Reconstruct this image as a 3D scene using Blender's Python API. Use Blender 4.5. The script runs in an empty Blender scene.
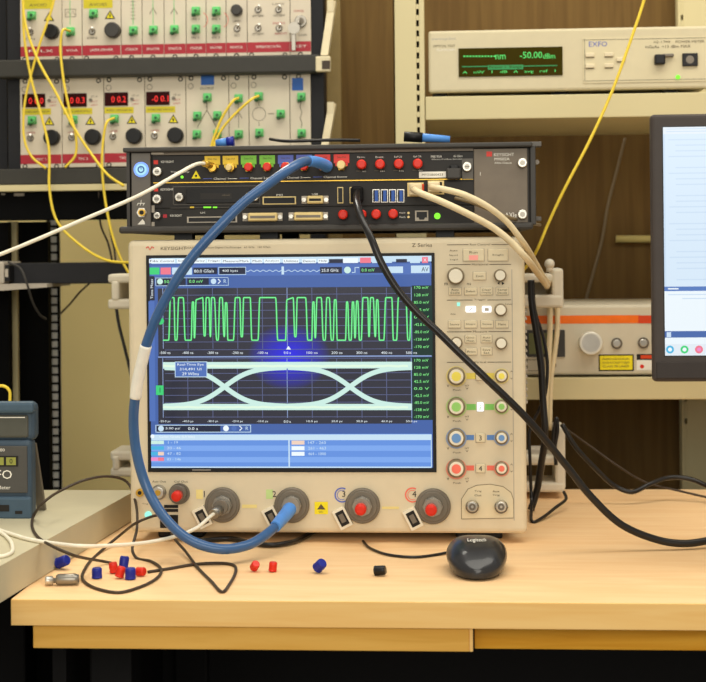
import bpy, bmesh, math, random
from mathutils import Vector, Matrix
random.seed(7)
sc = bpy.context.scene
COL = sc.collection
# ------------------------------------------------------------------ camera
F = 1500.0
CAMZ = 1.122
ROT = Matrix.Rotation(math.radians(3.86), 3, 'Z') @ Matrix.Rotation(math.pi/2, 3, 'X') @ Matrix.Rotation(-0.0095, 3, 'Z')
CAM = Vector((0, 0, CAMZ))
VH = 250.0
cd = bpy.data.cameras.new('camera')
cam = bpy.data.objects.new('camera', cd)
COL.objects.link(cam)
cam.matrix_world = Matrix.Translation(CAM) @ ROT.to_4x4()
cd.sensor_width = 36
cd.lens = 36*F/706
cd.shift_y = -(341-VH)/706
cd.clip_start = 0.05
cd.dof.use_dof = True
cd.dof.focus_distance = 1.86
cd.dof.aperture_fstop = 9
sc.camera = cam

def ray(u, v):
    return ROT @ Vector(((u-353)/F, (VH-v)/F, -1))
def at(u, v, Y):
    d = ray(u, v); return CAM + d*(Y/d.y)
def atz(u, v, Z):
    d = ray(u, v); return CAM + d*((Z-CAMZ)/d.z)
def s(Y): return Y/F
DZ = 0.75     # desk top height

# ------------------------------------------------------------------ materials
def lin(c):
    r = []
    for x in c:
        x /= 255.0
        r.append(x/12.92 if x <= .04045 else ((x+.055)/1.055)**2.4)
    return (*r, 1)
def mat(name, c, rough=.5, metal=0, emit=0, var=.05, scale=60, coat=0, bump=0, spec=.3):
    m = bpy.data.materials.new(name); m.use_nodes = True
    nt = m.node_tree; b = nt.nodes['Principled BSDF']
    col = lin(c)
    tc = nt.nodes.new('ShaderNodeTexCoord')
    n = nt.nodes.new('ShaderNodeTexNoise'); n.inputs['Scale'].default_value = scale; n.inputs['Detail'].default_value = 3
    nt.links.new(tc.outputs['Object'], n.inputs['Vector'])
    rp = nt.nodes.new('ShaderNodeValToRGB')
    rp.color_ramp.elements[0].color = tuple(x*(1-var) for x in col[:3])+(1,)
    rp.color_ramp.elements[1].color = tuple(min(1, x*(1+var)) for x in col[:3])+(1,)
    rp.color_ramp.elements[0].position = .3; rp.color_ramp.elements[1].position = .7
    nt.links.new(n.outputs['Fac'], rp.inputs['Fac'])
    nt.links.new(rp.outputs['Color'], b.inputs['Base Color'])
    b.inputs['Roughness'].default_value = rough; b.inputs['Metallic'].default_value = metal
    b.inputs['Specular IOR Level'].default_value = spec
    if coat: b.inputs['Coat Weight'].default_value = coat
    if emit:
        nt.links.new(rp.outputs['Color'], b.inputs['Emission Color']); b.inputs['Emission Strength'].default_value = emit
        b.inputs['Base Color'].default_value = (0, 0, 0, 1)
        nt.links.remove(b.inputs['Base Color'].links[0])
        b.inputs['Base Color'].default_value = (.01, .01, .01, 1)
    if bump:
        bp = nt.nodes.new('ShaderNodeBump'); bp.inputs['Strength'].default_value = bump
        bp.inputs['Distance'].default_value = .001
        nt.links.new(n.outputs['Fac'], bp.inputs['Height']); nt.links.new(bp.outputs['Normal'], b.inputs['Normal'])
    return m
def wood(name, c1, c2, stretch, rough=.45, scale=9, coat=0):
    m = bpy.data.materials.new(name); m.use_nodes = True
    nt = m.node_tree; b = nt.nodes['Principled BSDF']
    tc = nt.nodes.new('ShaderNodeTexCoord'); mp = nt.nodes.new('ShaderNodeMapping')
    mp.inputs['Scale'].default_value = stretch
    nt.links.new(tc.outputs['Object'], mp.inputs['Vector'])
    n = nt.nodes.new('ShaderNodeTexNoise'); n.inputs['Scale'].default_value = scale; n.inputs['Detail'].default_value = 6
    n.inputs['Distortion'].default_value = .6
    nt.links.new(mp.outputs['Vector'], n.inputs['Vector'])
    rp = nt.nodes.new('ShaderNodeValToRGB')
    rp.color_ramp.elements[0].color = lin(c1); rp.color_ramp.elements[1].color = lin(c2)
    rp.color_ramp.elements[0].position = .35; rp.color_ramp.elements[1].position = .65
    nt.links.new(n.outputs['Fac'], rp.inputs['Fac']); nt.links.new(rp.outputs['Color'], b.inputs['Base Color'])
    b.inputs['Roughness'].default_value = rough; b.inputs['Specular IOR Level'].default_value = .2
    if coat: b.inputs['Coat Weight'].default_value = coat
    return m
M = {}
def mk(k, *a, **kw): M[k] = mat(k, *a, **kw)
mk('scope_plastic', (216,202,172), .5, var=.02)
mk('scope_grey', (178,168,152), .5, var=.02)
mk('guard_plastic', (214,204,182), .5, var=.02)
mk('button_plastic', (220,206,172), .45, var=.02)
mk('knob_cream', (232,224,202), .4, var=.02)
mk('knob_ring', (138,124,98), .45)
mk('ink', (92,80,62), .7)
mk('ink_black', (35,32,28), .7)
mk('black', (17,16,16), .45)
mk('black_soft', (22,21,21), .6, spec=.12)
mk('bar_black', (38,38,40), .55, spec=.15)
mk('rack_black', (9,9,9), .75, spec=.06)
mk('charcoal', (60,57,53), .45)
mk('chassis', (62,59,55), .5)
mk('chassis_light', (98,93,86), .45)
mk('chassis_panel', (118,107,93), .5)
mk('module_black', (36,33,30), .5)
mk('rail_grey', (54,52,46), .5)
mk('silver', (200,196,186), .3, metal=.85)
mk('steel', (150,145,135), .35, metal=.8)
mk('gunmetal', (116,108,96), .42, metal=.35)
mk('gold', (205,165,70), .32, metal=.8)
mk('dsub_gold', (214,190,130), .4, metal=.3)
mk('white', (238,234,222), .5)
mk('white_jacket', (236,228,206), .45)
mk('cream_jacket', (226,208,168), .45)
mk('red_cap', (214,44,26), .35, var=.03)
mk('blue_cap', (28,40,140), .35, var=.03)
mk('black_cap', (22,20,20), .3)
mk('red_strip', (172,40,52), .45)
mk('module_face', (212,200,178), .5, var=.03, scale=20)
mk('groove', (110,100,84), .6)
mk('green_adapter', (98,196,112), .4)
mk('green_dark', (40,96,52), .5)
mk('sticker_yellow', (204,188,40), .5)
mk('sticker_yellow_bright', (238,220,30), .5)
mk('sticker_blue', (40,96,176), .5)
mk('fiber_yellow', (236,206,66), .4)
mk('tag_yellow', (236,200,60), .5); mk('tag_green', (128,200,70), .5); mk('tag_blue', (92,108,190), .5); mk('tag_red', (232,70,64), .5)
mk('blue_jacket', (56,92,138), .28, var=.06, coat=.3)
mk('blue_boot', (84,142,214), .4)
mk('black_jacket', (28,25,23), .35, coat=.2)
mk('brown_jacket', (66,54,42), .5)
mk('grey_jacket', (128,112,84), .5)
mk('cream_paint', (206,193,148), .5, var=.02, scale=5)
mk('slot_dark', (52,44,28), .7)
mk('meter_face', (206,194,160), .5, var=.02)
mk('meter_panel', (212,200,164), .5, var=.02)
mk('laser_face', (206,196,172), .5, var=.02)
mk('orange', (240,112,24), .5); mk('orange_dark', (214,70,30), .5)
mk('wall_paint', (238,216,148), .8, var=.03, scale=3)
mk('bench_grey', (194,185,155), .55, var=.03, scale=25)
mk('floor_vinyl', (72,66,58), .6, var=.1, scale=8)
mk('monitor_plastic', (66,58,53), .5)
mk('monitor_band', (52,45,41), .5)
mk('mouse_body', (38,38,40), .3, coat=.3)
mk('mouse_dark', (20,20,22), .3)
mk('tester_blue', (60,76,90), .5)
mk('tester_blue_light', (68,88,104), .5)
mk('tester_panel', (78,76,72), .5)
mk('tester_window', (84,84,76), .3)
mk('lcd_olive', (148,150,70), .4)
mk('lcd_dim', (104,108,58), .35)
mk('usb_blue', (40,86,170), .4)
mk('knob_alu', (226,222,208), .35, metal=.3)
mk('bracket_cream', (220,206,170), .5)
mk('ring_yellow', (226,206,90), .5); mk('ring_green', (128,200,96), .5); mk('ring_blue', (88,132,196), .5); mk('ring_red', (238,112,92), .5)
mk('pale_yellow', (232,214,140), .5); mk('pale_green', (190,214,140), .5); mk('pale_blue', (150,170,206), .5); mk('pale_red', (236,150,128), .5)
# light emitters
mk('led_display_back', (48,6,6), .5, spec=.08)
mk('led_red', (255,40,34), emit=1.3, var=0)
mk('vfd_back', (58,50,10), .7, spec=.03)
mk('vfd_green', (90,240,110), emit=1.0, var=0)
mk('vfd_dim', (40,160,80), emit=.8, var=0)
mk('led_green', (130,240,50), emit=1.3, var=0)
mk('led_white', (255,255,255), emit=1.3, var=0)
mk('led_cyan', (150,240,220), emit=1.2, var=0)
mk('led_pink', (255,160,140), emit=.9, var=0)
mk('led_blue', (120,160,255), emit=1.5, var=0)
mk('led_blue_core', (170,225,240), emit=1.1, var=0)
def mke(k, c, e=1.0): M[k] = mat('display_'+k, c, .2, emit=e, var=0)
mke('d_ui', (66,98,166)); mke('d_ui2', (78,112,184)); mke('d_light', (200,226,244)); mke('d_white', (240,250,255)); mke('d_pane', (100,146,224)); mke('d_pane2', (124,168,238))
mke('d_dark', (36,38,54)); mke('d_grid', (92,100,140)); mke('d_gridbright', (140,160,205)); mke('d_trace', (130,255,160)); mke('d_trace2', (60,190,90))
mke('d_eye', (204,238,228)); mke('d_eyecore', (226,250,226)); mke('d_axis', (16,48,42)); mke('d_axistext', (140,255,146))
mke('d_green', (60,210,120)); mke('d_red', (240,120,140)); mke('d_cyan', (70,180,225)); mke('d_box', (28,36,60)); mke('d_blue', (22,20,200)); mke('d_pink', (240,140,200)); mke('d_tan', (240,210,190))
mke('m_bg', (214,232,248)); mke('m_line', (202,222,242)); mke('m_bar', (84,122,190)); mke('m_white', (236,246,252)); mke('m_task', (70,104,170)); mke('m_head', (226,236,244))

M['desk_wood'] = wood('desk_wood', (242,198,144), (249,210,159), (1.2, 9, 9), .6, 6)
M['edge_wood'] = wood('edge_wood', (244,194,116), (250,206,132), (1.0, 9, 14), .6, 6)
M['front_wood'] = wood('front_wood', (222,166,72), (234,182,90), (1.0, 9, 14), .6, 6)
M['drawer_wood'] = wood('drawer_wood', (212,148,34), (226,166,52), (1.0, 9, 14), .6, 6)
M['cabinet_wood'] = wood('cabinet_wood', (101,76,39), (115,89,47), (14, 14, .7), .75, 5)
M['handle_tan'] = mat('handle_tan', (206,188,118), .45); M['flange_tan'] = mat('flange_tan', (150,128,80), .6)
# blue bloom over the plots, painted into the display as a glowing gradient
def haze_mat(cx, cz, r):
    m = bpy.data.materials.new('display_painted_bloom'); m.use_nodes = True
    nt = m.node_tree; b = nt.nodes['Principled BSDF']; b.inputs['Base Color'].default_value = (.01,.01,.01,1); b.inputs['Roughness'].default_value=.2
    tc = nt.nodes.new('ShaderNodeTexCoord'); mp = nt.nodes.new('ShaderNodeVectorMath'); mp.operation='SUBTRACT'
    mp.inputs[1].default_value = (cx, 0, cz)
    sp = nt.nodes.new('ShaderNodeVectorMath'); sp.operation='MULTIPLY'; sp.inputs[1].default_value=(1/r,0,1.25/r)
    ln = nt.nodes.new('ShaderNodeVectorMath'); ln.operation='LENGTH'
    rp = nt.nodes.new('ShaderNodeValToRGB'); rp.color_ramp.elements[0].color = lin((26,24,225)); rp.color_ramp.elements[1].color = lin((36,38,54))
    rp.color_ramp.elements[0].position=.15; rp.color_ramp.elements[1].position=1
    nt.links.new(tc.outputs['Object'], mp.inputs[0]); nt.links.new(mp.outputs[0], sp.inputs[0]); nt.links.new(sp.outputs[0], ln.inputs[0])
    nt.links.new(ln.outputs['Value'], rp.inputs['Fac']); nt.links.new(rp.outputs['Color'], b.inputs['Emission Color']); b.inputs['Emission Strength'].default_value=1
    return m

# ------------------------------------------------------------------ mesh builder
TXT = {}
def text_mesh(t):
    if t not in TXT:
        c = bpy.data.curves.new('t', 'FONT'); c.body = t; c.resolution_u = 2; c.size = 1
        o = bpy.data.objects.new('t', c); COL.objects.link(o)
        me = bpy.data.meshes.new_from_object(o)
        vs = [(v.co.x, v.co.y) for v in me.vertices]; fs = [tuple(p.vertices) for p in me.polygons]
        bpy.data.objects.remove(o); bpy.data.curves.remove(c); bpy.data.meshes.remove(me)
        x0 = min(v[0] for v in vs); x1 = max(v[0] for v in vs); y0 = min(v[1] for v in vs); y1 = max(v[1] for v in vs)
        TXT[t] = ([(v[0]-(x0+x1)/2, v[1]-(y0+y1)/2) for v in vs], fs, x1-x0, y1-y0)
    return TXT[t]
def spline(pts, sub=8):
    if len(pts) < 3: return [Vector(p) for p in pts]
    P = [2*Vector(pts[0])-Vector(pts[1])] + [Vector(p) for p in pts] + [2*Vector(pts[-1])-Vector(pts[-2])]
    out = []
    for i in range(1, len(P)-2):
        a, b, c, d = P[i-1:i+3]
        t0 = 0; t1 = max((b-a).length, 1e-6)**.5; t2 = t1+max((c-b).length, 1e-6)**.5; t3 = t2+max((d-c).length, 1e-6)**.5
        for k in range(sub):
            t = t1+(t2-t1)*k/sub
            A1 = a*((t1-t)/(t1-t0))+b*((t-t0)/(t1-t0)); A2 = b*((t2-t)/(t2-t1))+c*((t-t1)/(t2-t1)); A3 = c*((t3-t)/(t3-t2))+d*((t-t2)/(t3-t2))
            B1 = A1*((t2-t)/(t2-t0))+A2*((t-t0)/(t2-t0)); B2 = A2*((t3-t)/(t3-t1))+A3*((t-t1)/(t3-t1))
            out.append(B1*((t2-t)/(t2-t1))+B2*((t-t1)/(t2-t1)))
    out.append(Vector(pts[-1])); return out
def frame(ax):
    ax = Vector(ax).normalized(); h = Vector((0, 0, 1)) if abs(ax.z) < .9 else Vector((1, 0, 0))
    a = h.cross(ax).normalized(); return a, ax.cross(a), ax
FWD = (0, -1, 0)
class MB:
    def __init__(q): q.V = []; q.F = []; q.I = []; q.S = []; q.mats = []
    def mi(q, m):
        if isinstance(m, str): m = M[m]
        if m not in q.mats: q.mats.append(m)
        return q.mats.index(m)
    def add(q, vs, fs, m, smooth=False):
        o = len(q.V); i = q.mi(m); q.V += [tuple(v) for v in vs]
        for f in fs: q.F.append(tuple(k+o for k in f)); q.I.append(i); q.S.append(smooth)
        return q
    def box(q, a, b, m, bev=0, seg=2):
        a, b = [min(x, y) for x, y in zip(a, b)], [max(x, y) for x, y in zip(a, b)]
        bm = bmesh.new(); bmesh.ops.create_cube(bm, size=1)
        for v in bm.verts: v.co = Vector([a[i]+(v.co[i]+.5)*(b[i]-a[i]) for i in range(3)])
        if bev: bmesh.ops.bevel(bm, geom=bm.edges[:], offset=min(bev, .49*min(b[i]-a[i] for i in range(3))), segments=seg, affect='EDGES', profile=.5)
        bm.verts.index_update(); q.add([v.co[:] for v in bm.verts], [[v.index for v in f.verts] for f in bm.faces], m); bm.free(); return q
    def slab(q, u0, v0, u1, v1, Y, t, m, off=0, bev=0):   # a box whose front rectangle is seen at those pixels, front at Y-off-t
        yf = Y-off-t; c = at((u0+u1)/2, (v0+v1)/2, yf)
        w = abs(at(u1, (v0+v1)/2, yf).x-at(u0, (v0+v1)/2, yf).x)/2; h = abs(at((u0+u1)/2, v1, yf).z-at((u0+u1)/2, v0, yf).z)/2
        return q.box((c.x-w, yf, c.z-h), (c.x+w, Y-off, c.z+h), m, bev)
    def rect(q, u0, v0, u1, v1, Y, m, off=.0004):
        yf = Y-off; c = at((u0+u1)/2, (v0+v1)/2, yf); w = abs(u1-u0)/2*s(Y); h = abs(v1-v0)/2*s(Y)
        return q.add([(c.x-w, yf, c.z-h), (c.x+w, yf, c.z-h), (c.x+w, yf, c.z+h), (c.x-w, yf, c.z+h)], [(0, 1, 2, 3)], m)
    def outline(q, u0, v0, u1, v1, Y, m, off=.0004, w=.5):
        q.rect(u0, v0, u1, v0+w, Y, m, off); q.rect(u0, v1-w, u1, v1, Y, m, off); q.rect(u0, v0, u0+w, v1, Y, m, off); q.rect(u1-w, v0, u1, v1, Y, m, off); return q
    def poly(q, pts, Y, m, off=.0004):
        vs = [at(u, v, Y-off) for u, v in pts]; return q.add(vs, [tuple(range(len(vs)))[::-1]], m)
    def prism(q, pts, y0, y1, m):     # pts (x,z) in world
        n = len(pts); vs = [(x, y0, z) for x, z in pts]+[(x, y1, z) for x, z in pts]
        return q.add(vs, [tuple(range(n)), tuple(range(2*n-1, n-1, -1))]+[(i, i+n, (i+1) % n+n, (i+1) % n) for i in range(n)], m)
    def lathe(q, c, ax, prof, m, n=24, smooth=True):   # prof [(r, h)] along ax
        a, b, ax = frame(ax); c = Vector(c); vs = []; fs = []
        for r, h in prof:
            for k in range(n):
                t = 2*math.pi*k/n; vs.append(c+ax*h+(a*math.cos(t)+b*math.sin(t))*max(r, 1e-6))
        for j in range(len(prof)-1):
            for k in range(n): fs.append((j*n+k, j*n+(k+1) % n, (j+1)*n+(k+1) % n, (j+1)*n+k))
        q.add(vs, fs, m, smooth)
        o = len(vs)
        q.add(vs[-n:], [tuple(range(n))], m); q.add(vs[:n], [tuple(range(n))[::-1]], m); return q
    def cyl(q, c, ax, r, L, m, n=24, bev=0, r2=None):
        r2 = r if r2 is None else r2
        if bev: return q.lathe(c, ax, [(r, 0), (r2, L-bev), (r2-bev*.3, L-bev*.3), (r2-bev, L)], m, n)
        return q.lathe(c, ax, [(r, 0), (r2, L)], m, n)
    def pcyl(q, u, v, Y, rpx, L, m, off=0, n=24, bev=0, r2=None):   # cylinder standing out of plane Y
        return q.cyl(at(u, v, Y-off-L)+Vector((0, L, 0)), FWD, rpx*s(Y), L, m, n, bev, None if r2 is None else r2*s(Y))
    def disc(q, u, v, Y, rpx, m, off=.0004, n=20):
        c = at(u, v, Y-off); r = rpx*s(Y)
        return q.add([(c.x+r*math.cos(2*math.pi*k/n), c.y, c.z+r*math.sin(2*math.pi*k/n)) for k in range(n)], [tuple(range(n))], m)
    def arc(q, u, v, Y, r0, r1, a0, a1, m, off=.0004, n=24):
        c = at(u, v, Y-off); vs = []
        for k in range(n+1):
            t = math.radians(a0+(a1-a0)*k/n)
            for r in (r0, r1): vs.append((c.x+r*s(Y)*math.cos(t), c.y, c.z+r*s(Y)*math.sin(t)))
        return q.add(vs, [(2*k, 2*k+1, 2*k+3, 2*k+2) for k in range(n)], m)
    def sphere(q, c, r, m, n=16, rot=None):
        if not isinstance(r, (tuple, list)): r = (r, r, r)
        vs = []; fs = []; c = Vector(c)
        for j in range(n//2+1):
            p = math.pi*j/(n//2)
            for k in range(n):
                t = 2*math.pi*k/n; d = Vector((r[0]*math.sin(p)*math.cos(t), r[1]*math.sin(p)*math.sin(t), r[2]*math.cos(p)))
                vs.append(c+(rot @ d if rot else d))
        for j in range(n//2):
            for k in range(n): fs.append((j*n+k, (j+1)*n+k, (j+1)*n+(k+1) % n, j*n+(k+1) % n))
        return q.add(vs, fs, m, True)
    def tube(q, pts, r, m, n=8, sub=8, raw=False):
        P = [Vector(p) for p in pts] if raw else spline(pts, sub)
        vs = []; fs = []; a = None
        for i, p in enumerate(P):
            t = (P[min(i+1, len(P)-1)]-P[max(i-1, 0)]).normalized()
            if a is None: a, b, _ = frame(t)
            else:
                a = (a-t*a.dot(t)).normalized()
            b = t.cross(a); rr = r(i/(len(P)-1)) if callable(r) else r
            for k in range(n):
                w = 2*math.pi*k/n; vs.append(p+(a*math.cos(w)+b*math.sin(w))*rr)
        for i in range(len(P)-1):
            for k in range(n): fs.append((i*n+k, i*n+(k+1) % n, (i+1)*n+(k+1) % n, (i+1)*n+k))
        q.add(vs, fs, m, True); e = len(vs)
        q.add(vs[:n], [tuple(range(n))[::-1]], m); q.add(vs[-n:], [tuple(range(n))], m); return q
    def ribbon(q, pts, Y, w, m, off=.0004):     # pts in pixels
        P = [at(u, v, Y-off) for u, v in pts]; vs = []; hw = w*s(Y)/2
        for i, p in enumerate(P):
            t = (P[min(i+1, len(P)-1)]-P[max(i-1, 0)]); t = Vector((t.x, 0, t.z)).normalized()
            nrm = Vector((-t.z, 0, t.x))*hw; vs += [p+nrm, p-nrm]
        return q.add(vs, [(2*i, 2*i+1, 2*i+3, 2*i+2) for i in range(len(P)-1)], m)
    def text(q, t, u, v, h, Y, m, off=.0004, w=None, al=0, rotz=0):
        vs, fs, W, H = text_mesh(t); hh = h*s(Y)/H; ww = hh if w is None else w*s(Y)/W
        c = at(u, v, Y-off); dx = al*W*ww/2; cr, sr = math.cos(rotz), math.sin(rotz)
        pts = []
        for x, y in vs:
            x = x*ww+dx; y = y*hh
            pts.append((c.x+x*cr-y*sr, c.y, c.z+x*sr+y*cr))
        return q.add(pts, fs, m)
    def build(q, name, parent=None):
        o_ = Vector((0, 0, 0)); p = parent
        while p is not None: o_ += p.location; p = p.parent
        me = bpy.data.meshes.new(name); me.from_pydata([Vector(v)-o_ for v in q.V], [], q.F)
        for m in q.mats: me.materials.append(m)
        me.polygons.foreach_set('material_index', q.I); me.polygons.foreach_set('use_smooth', q.S); me.update()
        bm = bmesh.new(); bm.from_mesh(me); 
        bmesh.ops.remove_doubles(bm, verts=bm.verts, dist=1e-7); bm.to_mesh(me); bm.free()
        o = bpy.data.objects.new(name, me); COL.objects.link(o)
        if parent is not None: o.parent = parent
        return o
def tag(o, label, cat, group=None, kind=None):
    o['label'] = label; o['category'] = cat
    if group: o['group'] = group
    if kind: o['kind'] = kind
    return o
def thing(name, label, cat, loc, group=None):
    o = bpy.data.objects.new(name, None); o.empty_display_size = .02; COL.objects.link(o); o.location = loc
    return tag(o, label, cat, group)
def struct(name, mb):
    o = mb.build(name); o['kind'] = 'structure'; return o
def lab(o, t): o['label'] = t; return o

# ------------------------------------------------------------------ setting
struct('floor', MB().box((-3, -1.5, -.05), (3, 3.1, 0), 'floor_vinyl'))
struct('wall_back', MB().box((-3, 3.05, 0), (3, 3.15, 2.7), 'wall_paint'))

# ------------------------------------------------------------------ desk
dfy = atz(350, 601.5, DZ).y; dlx = atz(10, 600, DZ).x; dby = 2.33; drx = 1.15; TH = .028
desk = thing('desk', 'long light birch work desk carrying the oscilloscope, with golden drawer front below', 'desk', (.3, 1.9, 0))
MB().box((dlx, dfy+.0022, DZ-TH), (drx, dby, DZ), 'desk_wood', .0006).build('tabletop', desk)
MB().box((dlx, dfy, DZ-TH), (drx, dfy+.002, DZ-.0002), 'edge_wood', .0005).build('edging', desk)
ya = dfy+.005
ax0 = at(33, 640, ya).x; ax1 = at(475, 640, ya).x
zb = at(353, 651, ya).z
MB().box((ax0, ya, zb), (ax1-.006, ya+.02, DZ-TH), 'front_wood', .001).build('drawer_front', desk)
MB().box((ax1-.006, ya, zb), (ax1-.002, ya+.5, DZ-TH), 'edge_wood', .001).build('divider', desk)
MB().box((ax1, ya+.035, zb-.006), (drx-.03, ya+.055, DZ-TH), 'drawer_wood', .001).build('apron', desk)
MB().box((ax0, ya+.02, zb), (ax1-.006, ya+.5, zb+.012), 'drawer_wood').build('drawer_bottom', desk)
MB().box((dlx+.012, dfy+.12, .02), (dlx+.028, dby-.03, DZ-TH), 'black_soft').build('side_panel', desk)
MB().box((dlx+.028, dby-.06, .02), (drx-.06, dby-.04, DZ-TH), 'black_soft').build('back_panel', desk)
for x in (dlx+.05, drx-.1):
    for y in (dfy+.14, dby-.08):
        MB().box((x, y, 0), (x+.05, y+.05, DZ-TH), 'black_soft', .003).build('leg', desk)

# grey bench butted against it
BZ = .79
p0 = atz(127, 524, .751); p1 = atz(0, 603, .751)
dirv = (p1-p0); pe = p0+dirv*1.5; by = atz(60, 490, BZ).y
pb = p0+(p0-p1)*((by-p0.y)/(p0.y-p1.y))
bench = thing('side_bench', 'pale grey laminate bench top overlapping the left end of the birch desk', 'bench', (-1, 1.7, 0))
q = MB(); xl = -1.7
pts = [(pb.x, by), (pe.x, pe.y), (xl, pe.y), (xl, by)]
vs = [(x, y, .751) for x, y in pts]+[(x, y, BZ) for x, y in pts]
q.add(vs, [(0, 1, 2, 3), (7, 6, 5, 4)]+[(i, i+4, (i+1) % 4+4, (i+1) % 4) for i in range(4)], 'bench_grey')
q.build('bench_top', bench)
MB().box((xl+.06, by-.06, .05), (dlx+.010, by-.045, .715), 'rack_black').build('added_dark_panel', bench)  # black panel added so the space under the bench reads as deep shade
for x, y in ((-.62, pe.y+.05), (-.62, by-.12), (xl+.05, pe.y+.05), (xl+.05, by-.12)):
    MB().box((x, y, 0), (x+.05, y+.05, .751), 'black_soft', .003).build('leg', bench)

# ------------------------------------------------------------------ brown cabinet and cream shelving
YB = 2.75
cab = thing('cabinet', 'tall dark brown wood grain cabinet standing behind the shelves', 'cabinet', (.4, YB+.1, 0))
cx0 = at(318, 100, YB).x
MB().box((cx0, YB+.02, 0), (1.6, YB+.28, 2.0), 'cabinet_wood').build('body', cab)
d1 = MB().box((cx0+.002, YB, .02), (at(395, 200, YB).x, YB+.02, 1.99), 'cabinet_wood', .001).build('door', cab)
d2 = MB().box((at(395, 200, YB).x+.002, YB, .02), (at(720, 200, YB).x, YB+.02, 1.99), 'cabinet_wood', .001).build('door', cab)
q = MB(); a = at(616, 239, YB-.03); b = at(700, 239, YB-.03); q.tube([a, b], .0065, 'handle_tan', 12)
for x in (a.x+.012, b.x-.012): q.cyl((x, YB, a.z), FWD, .004, .03, 'handle_tan', 10)
lab(q.build('handle', d2), 'tan horizontal bar handle')

YP = 2.336
shelf = thing('shelving_unit', 'cream steel shelving frame with slotted post and two shelves', 'shelving', (.4, 2.5, 0))
pl, pr = at(395, 70, YP).x, at(424.5, 70, YP).x
def slotted(x0, x1, xs, y0, y1, zlo, zhi, sw, gaps):
    q = MB()
    q.box((x0, y0, 0), (xs, y1, 2.05), 'cream_paint', .001); q.box((xs+sw, y0, 0), (x1, y1, 2.05), 'cream_paint', .001)
    z = zlo; k = 0; q.box((xs, y0, 0), (xs+sw, y0+.003, zlo), 'cream_paint')
    while z < zhi:
        q.box((xs, y0, z), (xs+sw, y0+.003, z+gaps[k % len(gaps)]), 'cream_paint'); z += gaps[k % len(gaps)]+.0095; k += 1
    q.box((xs, y0, z), (xs+sw, y0+.003, 2.05), 'cream_paint')
    q.box((xs, y0+.02, 0), (xs+sw, y0+.022, 2.05), 'slot_dark')
    return q
z0 = at(418, 138, YP).z
slotted(pl, pr, at(416.6, 70, YP).x, YP, YP+.03, z0, 1.55, .0042, (.0075, .0062, .008)).build('post', shelf)
YR = 2.70
rx0, rx1 = at(689, 440, YR).x, at(711, 440, YR).x
slotted(at(682, 440, YR).x, rx1, at(685, 440, YR).x, YR, YR+.03, .8, 1.5, .004, (.0075, .03)).build('post', shelf)
for (va, vb) in ((95.5, 119), (378, 400)):
    y0 = 2.335; za = at(500, va, y0).z; zb_ = at(500, vb, y0).z
    q = MB(); q.box((pr+.001, y0, zb_), (1.25, 2.695, za), 'cream_paint', .0015); q.build('shelf_board', shelf)

# ------------------------------------------------------------------ optical power meter on upper shelf
YM_ = 2.345
zsh = at(500, 95.5, 2.335).z; zsl = at(500, 378, 2.335).z
pm = thing('power_meter', 'cream bench optical power meter with green readout on the upper shelf', 'meter', (.4, 2.45, zsh))
mx0 = at(428.5, 60, YM_).x; mx1 = mx0+.44
mz0 = at(560, 91, YM_).z; mz1 = at(560, 29, YM_).z
MB().box((mx0+.008, YM_+.004, mz0+.003), (mx1-.008, YM_+.30, mz1-.002), 'meter_face', .003).build('case', pm)
q = MB(); q.box((mx0, YM_-.006, mz0), (mx1, YM_+.012, mz1), 'meter_face', .004); fp = q.build('front_bezel', pm)
Yf = YM_-.006
q = MB(); q.slab(458.5, 47.5, 562.5, 76, Yf, .002, 'vfd_back'); dsp = lab(q.build('display', pm), 'dark display with green digits')
q = MB(); o = .0026
q.text('-50.00', 531, 55, 6.5, Yf, 'vfd_green', o, 22); q.text('dBm', 549, 56, 5, Yf, 'vfd_green', o, 12); q.text('nm', 500.5, 57, 4.5, Yf, 'vfd_green', o, 10)
for k in range(11): q.rect(463.5+k*3, 55.5, 465.3+k*3, 57, Yf, 'vfd_green', o)
q.rect(462, 66, 488, 67, Yf, 'vfd_dim', o); q.rect(523, 65.3, 557, 66.3, Yf, 'vfd_dim', o); q.rect(488, 65, 523, 69.5, Yf, 'vfd_dim', o)
q.text('Power 1  Range', 505.5, 67.3, 3.2, Yf, 'vfd_back', o+.0003, 32)
q.text('A   nW   1   dB   A   avg   ref   1', 509, 72, 3.4, Yf, 'vfd_green', o, 92)
q.build('readout', dsp)
q = MB(); q.slab(583, 37, 720, 82, Yf, .0012, 'meter_panel'); q.build('module_panel', pm)
Yg = Yf-.0012
for (u, v) in ((590, 55), (609, 54.5), (590, 66), (609, 65.5), (621, 59.5)):
    MB().slab(u-4.5, v-2.2, u+4.5, v+1.8, Yg, .003, 'button_plastic', bev=.0008).build('button', pm)
q = MB()
q.text('EXFO', 598, 44, 5, Yg, 'tag_blue', w=18); q.text('IQ-1700', 662, 42, 2.6, Yg, 'ink', w=16); q.text('POWER METER', 690, 41.5, 2.6, Yg, 'ink', w=28)
q.text('InGaAs  +13 dBm MAX', 668, 46.5, 2.8, Yg, 'ink', w=44)
q.text('sweepSet', 444, 39, 3.4, Yf, 'steel', w=24)
q.text('OPTICAL TEST', 444, 46, 2.2, Yf, 'ink', w=22); q.text('PLATFORM', 446, 50, 2.2, Yf, 'white', w=18)
for (u, v) in ((590, 57.6), (609, 57.1), (590, 68.6), (609, 68.1), (621, 62)): q.rect(u-4, v-.3, u+4, v+.3, Yg, 'ink')
q.outline(584.5, 38.5, 718, 80, Yg, 'groove', w=.4)
q.build('lettering', pm)
q = MB(); q.slab(655, 54, 665.5, 64, Yg, .012, 'black', bev=.002); q.slab(663, 53.5, 674, 56.5, Yg, .008, 'gunmetal', bev=.001); q.build('detector_port', pm)
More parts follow.
